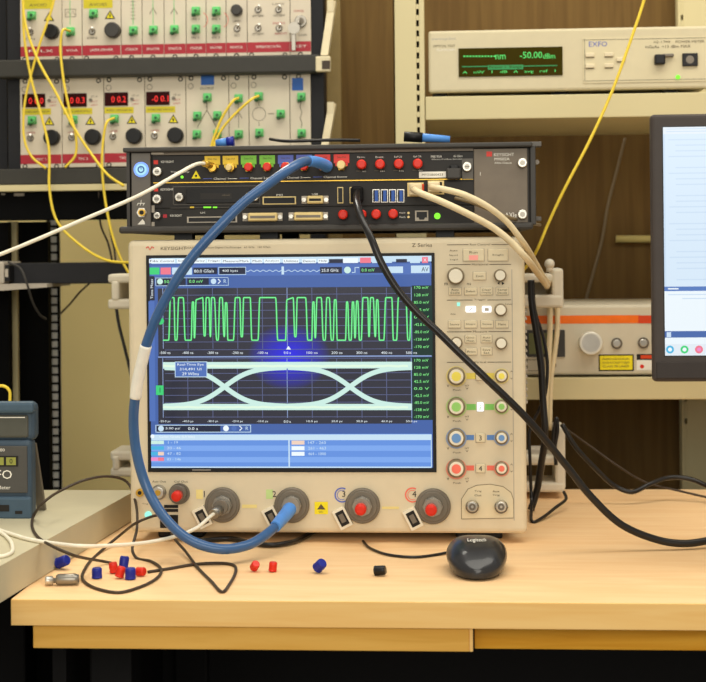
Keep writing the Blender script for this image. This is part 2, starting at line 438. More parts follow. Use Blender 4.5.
q = MB(); q.slab(682.5, 53, 698, 66, Yg, .004, 'black', bev=.001); q.disc(690, 59.5, Yg, 4, 'gunmetal', .0045); q.build('adapter_socket', pm)
MB().pcyl(678, 77, Yg, 2.2, .002, 'led_green').build('indicator_light', pm)
for u in (440, 560, 670):
    for y in (YM_+.02, YM_+.26):
        c = at(u, 93, YM_+.02); MB().box((c.x-.012, y, zsh), (c.x+.012, y+.022, mz0+.004), 'black', .002).build('foot', pm)
c = at(461, 27, YM_+.1)
MB().box((c.x-.002, YM_+.09, mz1-.003), (c.x+.002, YM_+.1, mz1+.012), 'black').build('antenna_stub', pm)

# ------------------------------------------------------------------ laser source on lower shelf
YL = 2.345
ls = thing('laser_source', 'cream laser source with orange stripe, aluminium dial and yellow warning plate on the lower shelf', 'instrument', (.55, 2.45, zsl))
lx0 = at(519, 340, YL).x; lx1 = lx0+.36; lz0 = zsl+.003; lz1 = at(600, 305, YL).z
MB().box((lx0, YL, lz0), (lx1, YL+.28, lz1), 'laser_face', .004).build('case', ls)
q = MB(); q.rect(520, 315.5, 639.5, 323.5, YL, 'orange'); q.rect(639.5, 315.2, 740, 323, YL, 'orange_dark', .0006); lab(q.build('stripe', ls), 'orange stripe')
q = MB(); q.slab(520, 330, 565, 357, YL, .002, 'charcoal'); q.slab(529, 333, 556, 354, YL, .0006, 'lcd_dim', .002); lab(q.build('display', ls), 'olive liquid crystal display')
q = MB(); q.pcyl(591, 343.5, YL, 11.3, .022, 'knob_alu', n=40, bev=.0015); q.pcyl(591, 343, YL-.022, 9, .0005, 'silver', n=32); lab(q.build('dial', ls), 'brushed aluminium dial')
for u, v in ((616.8, 343.5), (643.5, 343)):
    q = MB(); q.pcyl(u, v, YL, 5.6, .002, 'gunmetal'); q.pcyl(u, v, YL, 3.8, .005, 'silver', .002, bev=.001); q.build('push_button', ls)
q = MB(); q.rect(599, 354.5, 633.5, 371, YL, 'ink_black'); q.rect(600.3, 355.8, 632.2, 369.7, YL, 'sticker_yellow_bright', .0006)
for k, t in enumerate(('INVISIBLE LASER RADIATION', 'AVOID EXPOSURE TO BEAM', 'CLASS 3B LASER')): q.text(t, 616, 359+k*3.6, 2, YL, 'ink', .0008, 26)
lab(q.build('warning_plate', ls), 'yellow laser warning plate')
q = MB(); q.rect(637, 354, 668, 360, YL, 'ink_black'); q.rect(641, 355, 668, 358.5, YL, 'orange_dark', .0006); q.rect(637, 360, 668, 370, YL, 'white'); q.disc(642, 366.5, YL, 2, 'red_cap', .0006); lab(q.build('sticker', ls), 'white and red sticker'); q = MB()
q.outline(527, 359.5, 539, 371, YL, 'ink'); q.text('2 0', 551, 365, 6, YL, 'ink')
q.rect(519, 374, 740, 374.6, YL, 'groove'); q.build('lettering', ls)

# ------------------------------------------------------------------ monitor
YO = 1.75
mon = thing('monitor', 'grey framed computer monitor with bluish document window lit, cut by the right picture edge', 'monitor', (at(700, 300, YO).x+.17, YO+.06, DZ))
ml = at(651.6, 250, YO).x; mt = at(670, 114, YO).z; mb_ = at(670, 382, YO).z; mw = .54
q = MB(); q.box((ml, YO, mb_), (ml+mw, YO+.014, mt), 'monitor_plastic', .005, 3); q.build('bezel', mon)
MB().box((ml+.06, YO+.013, mb_+.05), (ml+mw-.06, YO+.05, mt-.05), 'monitor_plastic', .012, 3).build('rear_shell', mon)
zb1 = at(670, 358, YO).z
MB().box((ml+.004, YO-.002, mb_+.004), (ml+mw-.004, YO, zb1-.004), 'monitor_band', .001).build('chin', mon)
sl, st, sb = at(664, 250, YO).x, at(680, 127, YO).z, at(680, 355.5, YO).z
q = MB(); yq = YO-.0006
def xz(x0, z0, x1, z1, y, m): q.add([(x0, y, z0), (x1, y, z0), (x1, y, z1), (x0, y, z1)], [(0, 1, 2, 3)], m)
H = st-sb; sr = ml+mw-.016
xz(sl-.001, sb-.001, sr+.001, st+.001, YO-.0003, 'black')
xz(sl, sb, sr, st, yq, 'm_bg')
def band(v0, v1, m, x0=0, x1=None, o=.0002):
    z_0 = at(685, v0, YO).z; z_1 = at(685, v1, YO).z; xz(sl+x0, z_1, sr if x1 is None else sl+x1, z_0, yq-o, m)
band(127, 134, 'm_head'); band(128.5, 129.2, 'm_line', .004, .1, .0004); band(131, 131.8, 'm_line', .004, .2, .0004)
for k in range(26):
    v = 139+k*5.6
    if k % 5 != 4: band(v, v+1.2, 'm_line', .014 if k % 3 else .006, .05+.13*random.random())
band(134, 286, 'm_line', .0, .002); band(286.5, 291, 'm_bar'); band(288, 289.3, 'm_white', .004, .016, .0004)
band(291, 331, 'm_white'); band(294, 295, 'm_line', .004, .1, .0004); band(298, 299, 'm_line', .02, .09, .0004)
band(331, 337.5, 'm_task'); band(332, 337, 'm_pale' if 0 else 'm_line', .002, .007, .0004)
band(337.5, 344, 'm_white', 0, None); band(344, 355.5, 'm_head')
scr = lab(q.build('screen', mon), 'lit pale blue screen')
q = MB()
for k, m in enumerate(('d_cyan', 'd_green', 'd_red', 'd_blue', 'd_tan', 'd_ui')):
    c = at(670+k*14.5, 349.5, YO-.0015); r = .0046
    q.add([(c.x+r*math.cos(t*math.pi/8), c.y, c.z+r*math.sin(t*math.pi/8)) for t in range(16)], [tuple(range(16))], m)
    q.add([(c.x+.5*r*math.cos(t*math.pi/8), c.y-.0002, c.z+.5*r*math.sin(t*math.pi/8)) for t in range(16)], [tuple(range(16))], 'd_white' if k != 2 else 'd_pink')
q.build('taskbar_icons', scr)
mx = ml+mw/2
MB().box((mx-.04, YO+.045, DZ+.01), (mx+.04, YO+.075, mb_+.15), 'monitor_plastic', .004).build('stand_neck', mon)
MB().box((mx-.12, YO-.05, DZ), (mx+.12, YO+.14, DZ+.014), 'monitor_plastic', .004).build('stand_base', mon)

# ------------------------------------------------------------------ equipment rack, left rear
YK = 2.45
rack = thing('equipment_rack', 'open black nineteen inch rack with square holed upright at the left rear', 'rack', (at(165, 300, YK).x, YK+.15, 0))
# square-holed rear upright
YU = 2.69
xa, xb = at(47.5, 350, YU).x, at(60.5, 350, YU).x
q = MB(); wv = .0062
q.box((xa, YU, 0), (xa+wv*.85, YU+.0012, 2.0), 'rack_black'); q.box((xb-wv*.85, YU, 0), (xb, YU+.0012, 2.0), 'rack_black'); q.box((xa+.0005, YU+.0014, 0), (xb-.0005, YU+.008, 2.0), 'white')
zt = at(54, 245, YU).z; st_ = 8.55*s(YU)*2.0/1.09
z = zt-60*.0159
q.box((xa, YU, 0), (xb, YU+.0012, z), 'rack_black')
k = 0
while z < 1.9:
    q.box((xa+wv*.7, YU, z), (xb-wv*.7, YU+.0012, z+.0042), 'rack_black'); z += .0159; k += 1
q.build('upright', rack)
# front uprights
for (u0, u1) in ((7, 20.5), (309, 324)):
    x0, x1 = at(u0, 110, YK).x, at(u1, 110, YK).x
    MB().box((x0, YK+.004, at(14, 216, YK).z if u0 < 100 else 0), (x1, YK+.05, 1.9), 'bar_black', .001).build('upright', rack)
xr0, xr1 = at(309, 110, YU).x, at(322, 110, YU).x
MB().box((xr0, YU, 0), (xr1, YU+.02, 1.9), 'rack_black', .001).build('upright', rack)
MB().box((at(-40, 60, YK+.06).x, YK+.06, at(14, 216, YK).z), (at(6.5, 60, YK+.06).x, YK+.07, 1.9), 'bar_black').build('side_panel', rack)
# dark side panel and pale galvanised strip
MB().box((at(17.5, 360, 2.62).x, 2.62, .3), (at(49, 360, 2.62).x, 2.64, at(20, 222, 2.62).z), 'rack_black').build('side_panel', rack)
MB().box((at(-60, 360, 2.5).x, 2.5, 0), (at(9.2, 360, 2.5).x, 2.52, at(20, 222, 2.5).z), 'rack_black').build('side_panel', rack)
lab(MB().box((at(8.6, 360, 2.55).x, 2.55, 0), (at(17.6, 360, 2.55).x, 2.56, at(14, 222, 2.6).z), 'cream_paint').build('strip', rack), 'pale narrow upright strip')
# crossbar
c0, c1 = at(8, 273, YK), at(330, 273, YK)
MB().box((c0.x, YK-.02, at(70, 283.5, YK).z), (c1.x, YK+.02, at(70, 262.5, YK).z), 'bar_black', .002).build('crossbar', rack)
# lower cream shelf and black blank panel
q = MB(); q.slab(-12, 183.2, 330, 189.6, YK, .03, 'cream_paint', bev=.001); lab(q.build('shelf_strip', rack), 'cream steel shelf edge')
q = MB(); q.slab(-12, 190, 330, 219, YK, .012, 'rack_black', bev=.001); q.slab(14, 193, 24, 196, YK, .002, 'gunmetal', .012); q.slab(1, 193, 5, 195, YK, .002, 'gunmetal', .012); q.build('blank_panel', rack)
MB().slab(-12, 167, 328, 183, YK+.003, .026, 'rail_grey', bev=.002).build('rail', rack)
# small bracket and box
q = MB(); c = at(0, 284, YK-.05); b = at(47, 284, YK-.05); zq = c.z
q.add([(c.x-.2, YK-.05, zq), (b.x, YK-.05, zq), (b.x, YK-.05, zq-.006), (c.x-.2, YK-.05, zq-.024), (c.x-.2, YK+.1, zq), (b.x, YK+.1, zq), (b.x, YK+.1, zq-.006), (c.x-.2, YK+.1, zq-.024)],
      [(3, 2, 1, 0), (4, 5, 6, 7), (0, 1, 5, 4), (1, 2, 6, 5), (2, 3, 7, 6)], 'scope_grey'); q.build('support_bracket', rack)
ab = thing('adapter_box', 'small pale grey box with black end on the rack bracket at the left picture edge', 'box', (at(-12, 284, YK-.045).x, YK-.02, zq))
q = MB(); a = at(-40, 262, YK-.05); b = at(4, 283.5, YK-.05); q.box((a.x, YK-.05, zq), (b.x, YK+.05, a.z), 'scope_grey', .003); q.build('case', ab)
q = MB(); a = at(4, 265, YK-.05); b = at(9, 281, YK-.05); q.box((a.x, YK-.048, zq+.004), (b.x, YK+.045, a.z), 'black', .001); q.slab(5, 269, 8, 277, YK-.048, .0015, 'scope_grey'); q.build('end_cap', ab)

# ---- subracks
def mainframe(label, vtop, vbot, rail0, rail1):
    t = thing('instrument_mainframe', label, 'instrument', (at(165, vbot, YK).x, YK+.12, at(165, rail1, YK).z))
    zb_ = at(165, vbot, YK).z; zt_ = at(165, vtop, YK).z
    MB().box((at(21, 60, YK).x, YK+.004, zb_+.001), (at(308.6, 60, YK).x, YK+.22, zt_-.001), 'rack_black', .002).build('case', t)
    if rail1-rail0 > 5: MB().slab(-6, rail0, 318, rail1, YK+.003, .028, 'rail_grey', bev=.003).build('front_rail', t)
    # pale handle bracket on the right end
    return t
def shiftv(u, v): return v
def knob(par, u, v, r, m='black'):
    q = MB(); q.pcyl(u, v, YK, r, .016, m, n=24, bev=.002); q.build('knob', par)
def toggle(par, u, v):
    q = MB(); q.pcyl(u, v, YK, 3.6, .002, 'gunmetal', n=16); q.pcyl(u, v, YK, 2.4, .006, 'steel', .002, n=12); c = at(u, v, YK-.008)
    q.cyl(c, (.3, -1, .5), .0014, .012, 'silver', 8, r2=.002); q.build('toggle_switch', par)
def adapter(par, u, v):
    q = MB(); q.slab(u-4, v-4, u+4, v+4, YK, .008, 'green_adapter', bev=.001); q.pcyl(u, v, YK, 2.8, .012, 'green_adapter', .008, n=12, bev=.001); q.pcyl(u, v, YK, 1.5, .001, 'green_dark', .0201, n=10)
    q.slab(u-4.2, v+3, u-1, v+5.2, YK, .010, 'green_dark'); lab(q.build('fiber_adapter', par), 'green fibre adapter')
def tri(q, u, v, r=5):
    q.poly([(u, v-r), (u+r*1.05, v+r*.8), (u-r*1.05, v+r*.8)], (YK-.001), 'ink_black'); q.poly([(u, v-r*.65), (u+r*.72, v+r*.6), (u-r*.72, v+r*.6)], (YK-.001), 'sticker_yellow_bright', .0006)
    q.disc(u, v+.6, (YK-.001), 1.1, 'ink_black', .0008, 8); q.rect(u-.3, v-2, u+.3, v+2.4, (YK-.001), 'ink_black', .0008)
def module(t, u0, u1, v0, v1, slope=-.019):
    m = MB(); du = (u0+u1)/2-165; dv = slope*du
    m.slab(u0+.3, v0+dv, u1-.3, v1+dv, YK+.003, .004, 'module_face', bev=.0004)
    return m, dv
Y0 = YK-.001
# upper mainframe
t1 = mainframe('upper rack mainframe of cream modules with red name strip along its foot', -40, 59, 57, 75)
MODS = [(20, 62, 'FTLX'), (62, 82, 'VOA'), (82, 121, 'LASER DRIVER'), (121, 142, 'ATTENUATOR'), (142, 164, 'ISOLATOR'), (164, 186, 'ISOLATOR'), (186, 206, 'COUPLER'), (206, 226, 'SPLITTER'), (226, 247, 'MONITOR'), (247, 290, 'TEMPERATURE CONTROL'), (290, 311, 'KEY')]
mods1 = []
for (a, b, nm) in MODS:
    m, dv = module(t1, a, b, -36, 58.5)
    m.rect(a, 43+dv+.9, b, 53.2+dv+.9, Y0, 'red_strip', .0003); m.text(nm, (a+b)/2, 48.6+dv, 2.4, Y0, 'white', .0006, (b-a)*.6)
    for u in ((a+4.5, b-5) if b-a > 30 else ((a+b)/2,)):
        m.disc(u, 57+dv, Y0, 2.6, 'ink_black', .0003, 14); m.disc(u, 57+dv, Y0, 1.4, 'module_face', .0005, 12)
    mods1.append((m, dv))
def G(lst, i): return lst[i][0]
m = G(mods1, 0); m.rect(23, -2, 53, 9, Y0, 'sticker_yellow'); tri(m, 49, 17); m.text('ON', 30, 39, 2, Y0, 'ink', w=10); m.text('AVOID', 38, 5, 3, Y0, 'ink', .0006, 18)
m = G(mods1, 2); m.rect(83, -2, 113, 8.3, Y0, 'sticker_yellow'); tri(m, 110, 15); m.text('AVOID', 98, 4.5, 3, Y0, 'ink', .0006, 18); m.text('ON', 92, 38, 2, Y0, 'ink', w=10)
for i, u in ((1, 70), (3, 133), (4, 153), (5, 174)):
    m = G(mods1, i); m.rect(u-.3, -5, u+.3, 25, Y0, 'green_adapter')
    if i > 3: m.ribbon([(u-3.5, 14), (u, 8), (u+3.5, 14)], Y0, .7, 'ink')
    if i == 3:
        for k in range(7): m.rect(u-2.5, -2+k*3.4, u+2.5, -1.5+k*3.4, Y0, 'groove')
    if i == 1: m.outline(65, 9, 76, 17, Y0, 'groove'); m.ribbon([(66, 15), (68, 11), (70.5, 15), (73, 11), (75, 15)], Y0, .5, 'ink')
for i, u in ((6, 195.5), (7, 216)):
    m = G(mods1, i); m.text('IN 1', u, 19, 2, Y0, 'ink', w=8); m.text('IN 2', u, 37.5, 2, Y0, 'ink', w=8); m.arc(u+4, 20, Y0, 8, 8.5, -60, 60, 'tag_red')
m = G(mods1, 8); m.text('LEVEL', 237, 21, 2, Y0, 'ink', w=8); m.text('OUT', 237, 35.5, 2, Y0, 'ink', w=6)
m = G(mods1, 9)
for (u, v, tx) in ((258, 16, 'SET TEMP'), (278.5, 4, 'LIMIT'), (279, 15.5, 'ACT TEMP'), (258, 34, 'SET LIMIT'), (279, 23, 'ENABLE'), (281, 33.5, 'REMOTE')): m.text(tx, u, v, 1.9, Y0, 'red_strip' if tx in ('ENABLE', 'REMOTE') else 'ink', w=12)
m = G(mods1, 10); m.text('POWER', 299, 11, 2, Y0, 'red_strip', w=10); m.text('LASER', 303, 35, 2, Y0, 'ink', w=8)
objs1 = [m.build('module', t1) for m, dv in mods1]
adapter(objs1[0], 31, 15); toggle(objs1[0], 30, 32); knob(objs1[0], 50, 31, 7.5)
adapter(objs1[1], 70, 31); adapter(objs1[2], 93, 13); toggle(objs1[2], 92, 31.5); knob(objs1[2], 111.5, 29.5, 7.8, 'charcoal')
adapter(objs1[3], 133, 30); adapter(objs1[4], 153, 29.5); adapter(objs1[5], 174, 29)
for i, u in ((6, 195.5), (7, 216)): adapter(objs1[i], u, 10.5); adapter(objs1[i], u, 28.5)
knob(objs1[8], 236, 9.5, 5.6, 'charcoal'); toggle(objs1[8], 237, 28.5)
for u, v in ((258, 9.5), (278.5, 9.5), (258, 28), (279, 28)): toggle(objs1[9], u, v)
q = MB(); q.pcyl(300.5, 21, YK, 6, .006, 'steel', n=24, bev=.001); q.pcyl(300.5, 21, YK, 3.6, .002, 'gunmetal', .006, n=16); q.build('key_switch', objs1[10])
q = MB(); c = at(299.5, 22, YK-.010)
q.box((c.x-.0015, c.y-.02, c.z-.004), (c.x+.0015, c.y+.004, c.z+.004), 'steel')
c2 = at(294, 28, YK-.024); q.cyl((c2.x, c2.y+.002, c2.z), FWD, .0098, .003, 'steel', 20); c3 = at(293.5, 42, YK-.024); q.box((c3.x-.0036, c3.y, c3.z-.014), (c3.x+.0036, c3.y+.0025, c3.z+.013), 'steel', .0008)
lab(q.build('key', objs1[10]), 'steel keys hanging from the lock')
# lower mainframe
t2 = mainframe('lower rack mainframe of cream modules with four red digit displays', 75, 168, 167.5, 172)
MOD2 = [(20, 62), (62, 104), (104, 145), (145, 186), (186, 229), (229, 249), (249, 290), (290, 311)]
NM = ['TEC 1', 'TEC 2', 'TEC 3', 'TEC 4', 'COUPLER', 'VOA', 'CIRCULATOR', 'FILTER']
mods2 = []
for (a, b), nm in zip(MOD2, NM):
    m, dv = module(t2, a, b, 76.5, 165.5)
    m.rect(a, 152.2+dv, b, 161.6+dv, Y0, 'red_strip', .0003); m.text(nm, (a+b)/2, 157+dv, 2.4, Y0, 'white', .0006, 10)
    for u in ((a+5, b-5.5) if b-a > 30 else ((a+b)/2-2,)):
        for v in (79, 164): m.disc(u, v+dv, Y0, 2.6, 'ink_black', .0003, 14); m.disc(u, v+dv, Y0, 1.4, 'module_face', .0005, 12)
    m.arc(a+4.6, 87+dv, Y0, 2.4, 2.9, 0, 360, 'ink', .0003)
    mods2.append((m, dv))
DIG = [(22, 45, 100.5, '0 0.0'), (63.2, 86.5, 100, '0 0.3'), (104.5, 127.8, 99, '0 0.2'), (146, 169.4, 98.3, '-0 0.1')]
for i, (a, b, v, tx) in enumerate(DIG):
    m = G(mods2, i); m.rect(a-.5, v+8, a+29.5, v+14.4, Y0, 'sticker_yellow'); m.text('INVISIBLE LASER RADIATION', a+14.5, v+11.2, 2, Y0, 'ink', .0006, 26); tri(m, a+27.3, v+20.8, 5)
    m.text('SET mA', a+31, v-3.5, 1.8, Y0, 'ink', w=7); m.text('ACT', a+31.5, v+1.5, 1.8, Y0, 'red_strip', w=6); m.text('LIMIT', a+31, v+5, 1.8, Y0, 'red_strip', w=7)
    m.text('OUTPUT', a+9, v+26.5, 1.9, Y0, 'ink', w=12); m.text('LASER', a+9, v+32.2, 1.9, Y0, 'red_strip', w=9)
m = G(mods2, 4); m.rect(200.8, 75, 214.3, 85, Y0, 'sticker_blue'); m.text('OUTPUT', 207, 88.5, 2.6, Y0, 'ink_black', w=14)
for u in (197, 217): m.ribbon([(206.8, 103), (206.8, 110), (u, 128)], Y0, .6, 'ink')
m = G(mods2, 5); m.rect(238.3, 103, 238.8, 128, Y0, 'groove'); m.ribbon([(235, 118), (238.5, 112), (242, 118)], Y0, .6, 'ink')
m = G(mods2, 6); m.arc(259, 114, Y0, 6.5, 7, 0, 360, 'groove'); m.ribbon([(268, 113.8), (274, 113.6)], Y0, .7, 'ink'); m.rect(258.7, 102, 259.2, 106, Y0, 'ink'); m.rect(258.8, 122, 259.3, 126, Y0, 'ink')
m = G(mods2, 7); m.rect(292, 78, 303.2, 90.5, Y0, 'sticker_blue'); m.ribbon([(301.2, 101), (300, 107), (302, 112), (300, 118), (302, 123), (301.3, 128)], Y0, .6, 'ink')
objs2 = [m.build('module', t2) for m, dv in mods2]
for i, (a, b, v, tx) in enumerate(DIG):
    q = MB(); q.slab(a, v-6.7, b, v+6.7, YK, .003, 'led_display_back', bev=.0005); ob = lab(q.build('digit_display', objs2[i]), 'dark window with red digits')
    MB().text(tx, (a+b)/2+2.5, v+.3, 6.2, YK-.003, 'led_red', .0003, 15 if tx[0] != '-' else 17).build('digits', objs2[i])
    MB().pcyl(b+4, v, YK, 1.8, .003, 'gunmetal', n=12).build('indicator_light', objs2[i])
    adapter(objs2[i], a+9.5, v+19.5); toggle(objs2[i], a+8.2, v+37.6); knob(objs2[i], a+28.5, v+36.7, 8, 'black')
for u, v in ((207, 97), (197, 115.5), (217, 115), (196.5, 134), (217, 133.5)): adapter(objs2[4], u, v)
for u, v in ((238.3, 98), (238.5, 134)): adapter(objs2[5], u, v)
for u, v in ((258.5, 96), (280.5, 113.5), (259.2, 132.5)): adapter(objs2[6], u, v)
for u, v in ((301.2, 96.5), (301.5, 133)): adapter(objs2[7], u, v)
# pale handles on the right ends of the mainframes
def handle(t, v0, v1, end):
    q = MB(); Yh = YK+.02
    a = at(332.5, v0, Yh); b = at(326, v1, Yh)
    q.add([(a.x-.006, Yh-.01, a.z), (a.x+.006, Yh-.01, a.z), (b.x+.006, Yh-.035, b.z), (b.x-.006, Yh-.035, b.z), (a.x-.006, Yh+.012, a.z), (a.x+.006, Yh+.012, a.z), (b.x+.006, Yh-.013, b.z), (b.x-.006, Yh-.013, b.z)],
          [(0, 3, 2, 1), (4, 5, 6, 7), (0, 1, 5, 4), (1, 2, 6, 5), (2, 3, 7, 6), (3, 0, 4, 7)], 'bracket_cream')
    if end: q.slab(315.5, 56, 330.5, 71.5, YK-.02, .012, 'bracket_cream', bev=.002); q.slab(322, 60.5, 330, 69, YK-.02, .001, 'brown_jacket', .012)
    q.slab(327, v0-2, 334, v0+10, Yh-.01, .006, 'bracket_cream', bev=.001)
    lab(q.build('handle', t), 'pale angled end handle')
handle(t1, 2, 58, True); handle(t2, 104, 150, False)
MB().box((at(327, 70, 2.6).x, 2.60, .5), (at(340.5, 70, 2.6).x, 2.62, 1.6), 'flange_tan').build('rear_flange', rack)

# ------------------------------------------------------------------ oscilloscope
YS = 1.90
SX0 = at(128.7, 390, YS).x; SX1 = at(526, 390, YS).x; SZ1 = at(327, 238.3, YS).z; SZ0 = at(327, 533.5, YS).z
SD = 2.31
scope = thing('oscilloscope', 'large beige bench oscilloscope showing green waveforms and an eye pattern', 'oscilloscope', ((SX0+SX1)/2, YS+.15, DZ))
MB().box((SX0+.008, YS+.02, SZ0+.006), (SX1-.008, SD-.06, SZ1-.004), 'scope_grey', .006).build('case', scope)
q = MB(); q.box((SX0, YS, SZ0), (SX1, YS+.03, SZ1), 'scope_plastic', .007, 3); bez = q.build('front_bezel', scope)
for sx in (SX0+.03, SX1-.09):
    for y in (YS+.03, SD-.15): MB().box((sx, y, DZ), (sx+.06, y+.04, SZ0+.008), 'black', .003).build('foot', scope)
# printed legends
q = MB(); Yo = YS
q.text('KEYSIGHT', 173.5, 248.3, 3.2, Yo, 'ink', w=26); q.text('DSAZ634A  Infiniium Digital Oscilloscope   63 GHz   160 GSa/s', 228, 247.6, 2.4, Yo, 'ink', w=86)
q.ribbon([(146, 248.2), (148, 246.6), (150, 249.8), (152, 246.6), (154, 248.2)], Yo, 1.1, 'red_cap')
q.text('Z Series', 422, 245, 3.6, Yo, 'ink', w=20)
def legend(v, t, w=16):
    q.rect(447, v-.2, 480-w/2-1.5, v+.4, Yo, 'ink'); q.rect(480+w/2+1.5, v-.4, 511, v+.2, Yo, 'ink'); q.text(t, 480, v-.2, 2, Yo, 'ink', w=w)
legend(244.6, 'Run Control', 20); legend(264.5, 'Horizontal'); legend(300, 'Trigger', 12); legend(331.7, 'Measure', 14); legend(362.2, 'Vertical', 12)
for k, t in enumerate(('Auto', "Norm'd", "Trig'd")): q.text(t, 453.5, 250.5+k*4.6, 1.8, Yo, 'ink', w=8)
for (u0, v0, u1, v1, cm) in ((464, 373, 476, 379, 'ring_yellow'), (485, 373, 494, 379, 'ring_yellow'), (466, 404, 476, 410, 'ring_green'), (485, 404, 494, 410, 'ring_green'), (465, 435, 474, 440, 'ring_blue'), (487, 435, 496, 440, 'ring_blue'), (465, 465.5, 474, 470.5, 'ring_red'), (487, 465.5, 496, 470.5, 'ring_red')):
    q.rect(u0, v0, u1, v1, Yo, cm)
for v in (376, 407, 438.5, 469):
    q.text('v', 448, v+10, 2.4, Yo, 'ink'); q.text('mV', 467, v+9.5, 2, Yo, 'ink', w=4); q.text('V', 467, v+12.5, 2, Yo, 'ink', w=3); q.text('^', 511.5, v-4.5, 1.5, Yo, 'ink', w=2.4); q.text('v', 511.5, v+2.5, 1.5, Yo, 'ink', w=2.4)
    q.text('Push', 457, v+14, 1.6, Yo, 'groove', w=8)
q.text('m', 446, 284, 2.4, Yo, 'ink'); q.text('ns', 469, 284, 2, Yo, 'ink', w=4); q.poly([(497.5, 283), (499.5, 282), (499.5, 285)], Yo, 'ink_black'); q.poly([(504.5, 283.3), (502, 282), (502, 285)], Yo, 'ink_black')
q.text('Level', 509, 304, 1.8, Yo, 'ink', w=7); q.text('Auto', 453, 314, 1.8, Yo, 'ink', w=5)
for (u, n, cm) in ((198.5, '1', 'ring_yellow'), (268.5, '2', 'pale_green'), (342, '3', 'tag_blue'), (412.5, '4', 'ring_red')):
    if n in '34': q.arc(u, 495, Yo, 6.2, 7.6, 60, 300, cm); q.arc(u, 495, Yo, 4.4, 5, 60, 300, cm)
    else: q.rect(u-2.5, 489.5, u+4.5, 499, Yo, 'pale_'+('yellow' if n == '1' else 'green'), .0002)
    q.text(n, u+(5.8 if n in '12' else 1.8), 494, 6, Yo, 'ink_black', .0005)
q.rect(242, 504.5, 257, 508, Yo, 'pale_yellow'); q.rect(382, 506.5, 399, 509, Yo, 'pale_yellow')
q.rect(314.5, 501.8, 328, 514.2, Yo, 'sticker_yellow_bright'); q.poly([(317, 509.5), (321, 504), (325.5, 509.5)], Yo, 'ink', .0006); q.text('ESD', 321, 511.8, 1.8, Yo, 'ink', .0006)
q.text('Aux Out', 159, 481.5, 2, Yo, 'ink', w=14); q.text('Cal Out', 181, 481.6, 2, Yo, 'ink', w=14); q.text('Trig', 145, 504, 1.8, Yo, 'ink', w=6)
q.build('lettering', scope)
# bezel groove on the right
MB().rect(512.6, 270, 513.4, 520, YS, 'scope_grey').build('seam', scope)
# knobs
def sknob(u, v, r, ring, fill, off=.018):
    q = MB(); q.pcyl(u, v, YS, r+.4, off*.6, 'knob_ring', n=32); q.lathe(at(u, v, YS-off)+Vector((0, off, 0)), FWD, [(r*s(YS), 0), (r*.96*s(YS), off*.9), (r*.82*s(YS), off)], 'knob_ring', 32)
    q.pcyl(u, v, YS-off, r*.84, .0012, 'knob_cream', n=32, bev=.0004)
    if fill: q.pcyl(u, v, YS-off-.0012, r*(.56 if r > 6.5 else .5), .0006, fill, n=24)
    q.build('knob', scope)
mk('fill_yellow', (238,222,92), .4); mk('fill_green', (148,206,108), .4); mk('fill_blue', (106,150,204), .4); mk('fill_red', (242,118,98), .4)
sknob(455.7, 276, 8.2, 0, None); sknob(500.3, 275.5, 5.8, 0, None); sknob(500.8, 310, 5.8, 0, None); sknob(456.5, 343, 5.6, 0, None, .012); sknob(501.3, 343.5, 5.6, 0, None)
for v, c in ((376.5, 'yellow'), (407, 'green'), (438.3, 'blue'), (469, 'red')):
    sknob(456.3, v, 8.4, 0, 'fill_'+c); sknob(501.6, v-.3, 6, 0, 'fill_'+c, .014)
    MB().arc(456.3, v, YS, 8.8, 10.4, 0, 360, 'pale_'+c, .0006).build('knob_surround', scope); MB().arc(501.6, v-.3, YS, 6.4, 7.8, 0, 360, 'pale_'+c, .0006).build('knob_surround', scope)
# buttons
def sbtn(u0, v0, u1, v1, t=None, m='button_plastic', led=None):
    q = MB(); q.slab(u0-.4, v0-.4, u1+.4, v1+.4, YS, .0004, 'scope_grey'); q.slab(u0, v0, u1, v1, YS, .003, m, bev=.0007)
    if t:
        L = t.split('|')
        for k, x in enumerate(L): q.text(x, (u0+u1)/2, (v0+v1)/2+(k-(len(L)-1)/2)*3, 2, YS-.003, 'ink', .0003, min((u1-u0)*.75, len(x)*1.9))
    if led: q.rect((u0+u1)/2-4.5, (v0+v1)/2+.2, (u0+u1)/2+4.5, v1-1, YS-.003, led, .0002)
    return q.build('button', scope)
q = None
sbtn(463, 249, 484, 261, None, led='led_pink'); sbtn(488, 249, 508, 261, 'Single')
MB().text('Run', 473.5, 252.3, 2.4, YS-.003, 'ink', .0003, 8).build('button_text', scope)
sbtn(473, 272, 486, 280, 'Zoom')
for (u, t) in ((455, 'Auto|Scale'), (470.7, 'Default'), (486.5, 'Clear|Display'), (502.3, 'Serial|Decode')): sbtn(u-6.2, 287.5, u+6.2, 295, t)
for (u, t) in ((454.5, 'Source'), (470.7, 'Slope'), (487, 'Sweep'), (502, 'Menu')): sbtn(u-6.2, 320.5, u+6.2, 328, t)
sbtn(465, 335.5, 476, 343, 'Quick|Meas'); sbtn(481, 335.2, 492, 342.8, 'Auto|Meas'); sbtn(481, 347.5, 492, 355, 'Save|Set'); sbtn(466, 348.5, 477, 355, 'Print')
for k, v in enumerate((376, 407, 438, 468.5)):
    if k == 1: sbtn(477, v-4.5, 483.6, v+4.5, None, 'led_white')
    else:
        sbtn(475.8, v-4.3, 485, v+4.3, None)
        MB().text(str(k+1), 480.4, v, 5, YS-.003, 'ink_black', .0003).build('button_number', scope)
MB().slab(457, 302.5, 460, 306, YS, .001, 'led_cyan').build('indicator_light', scope)
MB().text('2', 480.3, 407, 5, YS-.003, 'ring_green', .0003).build('button_number', scope)
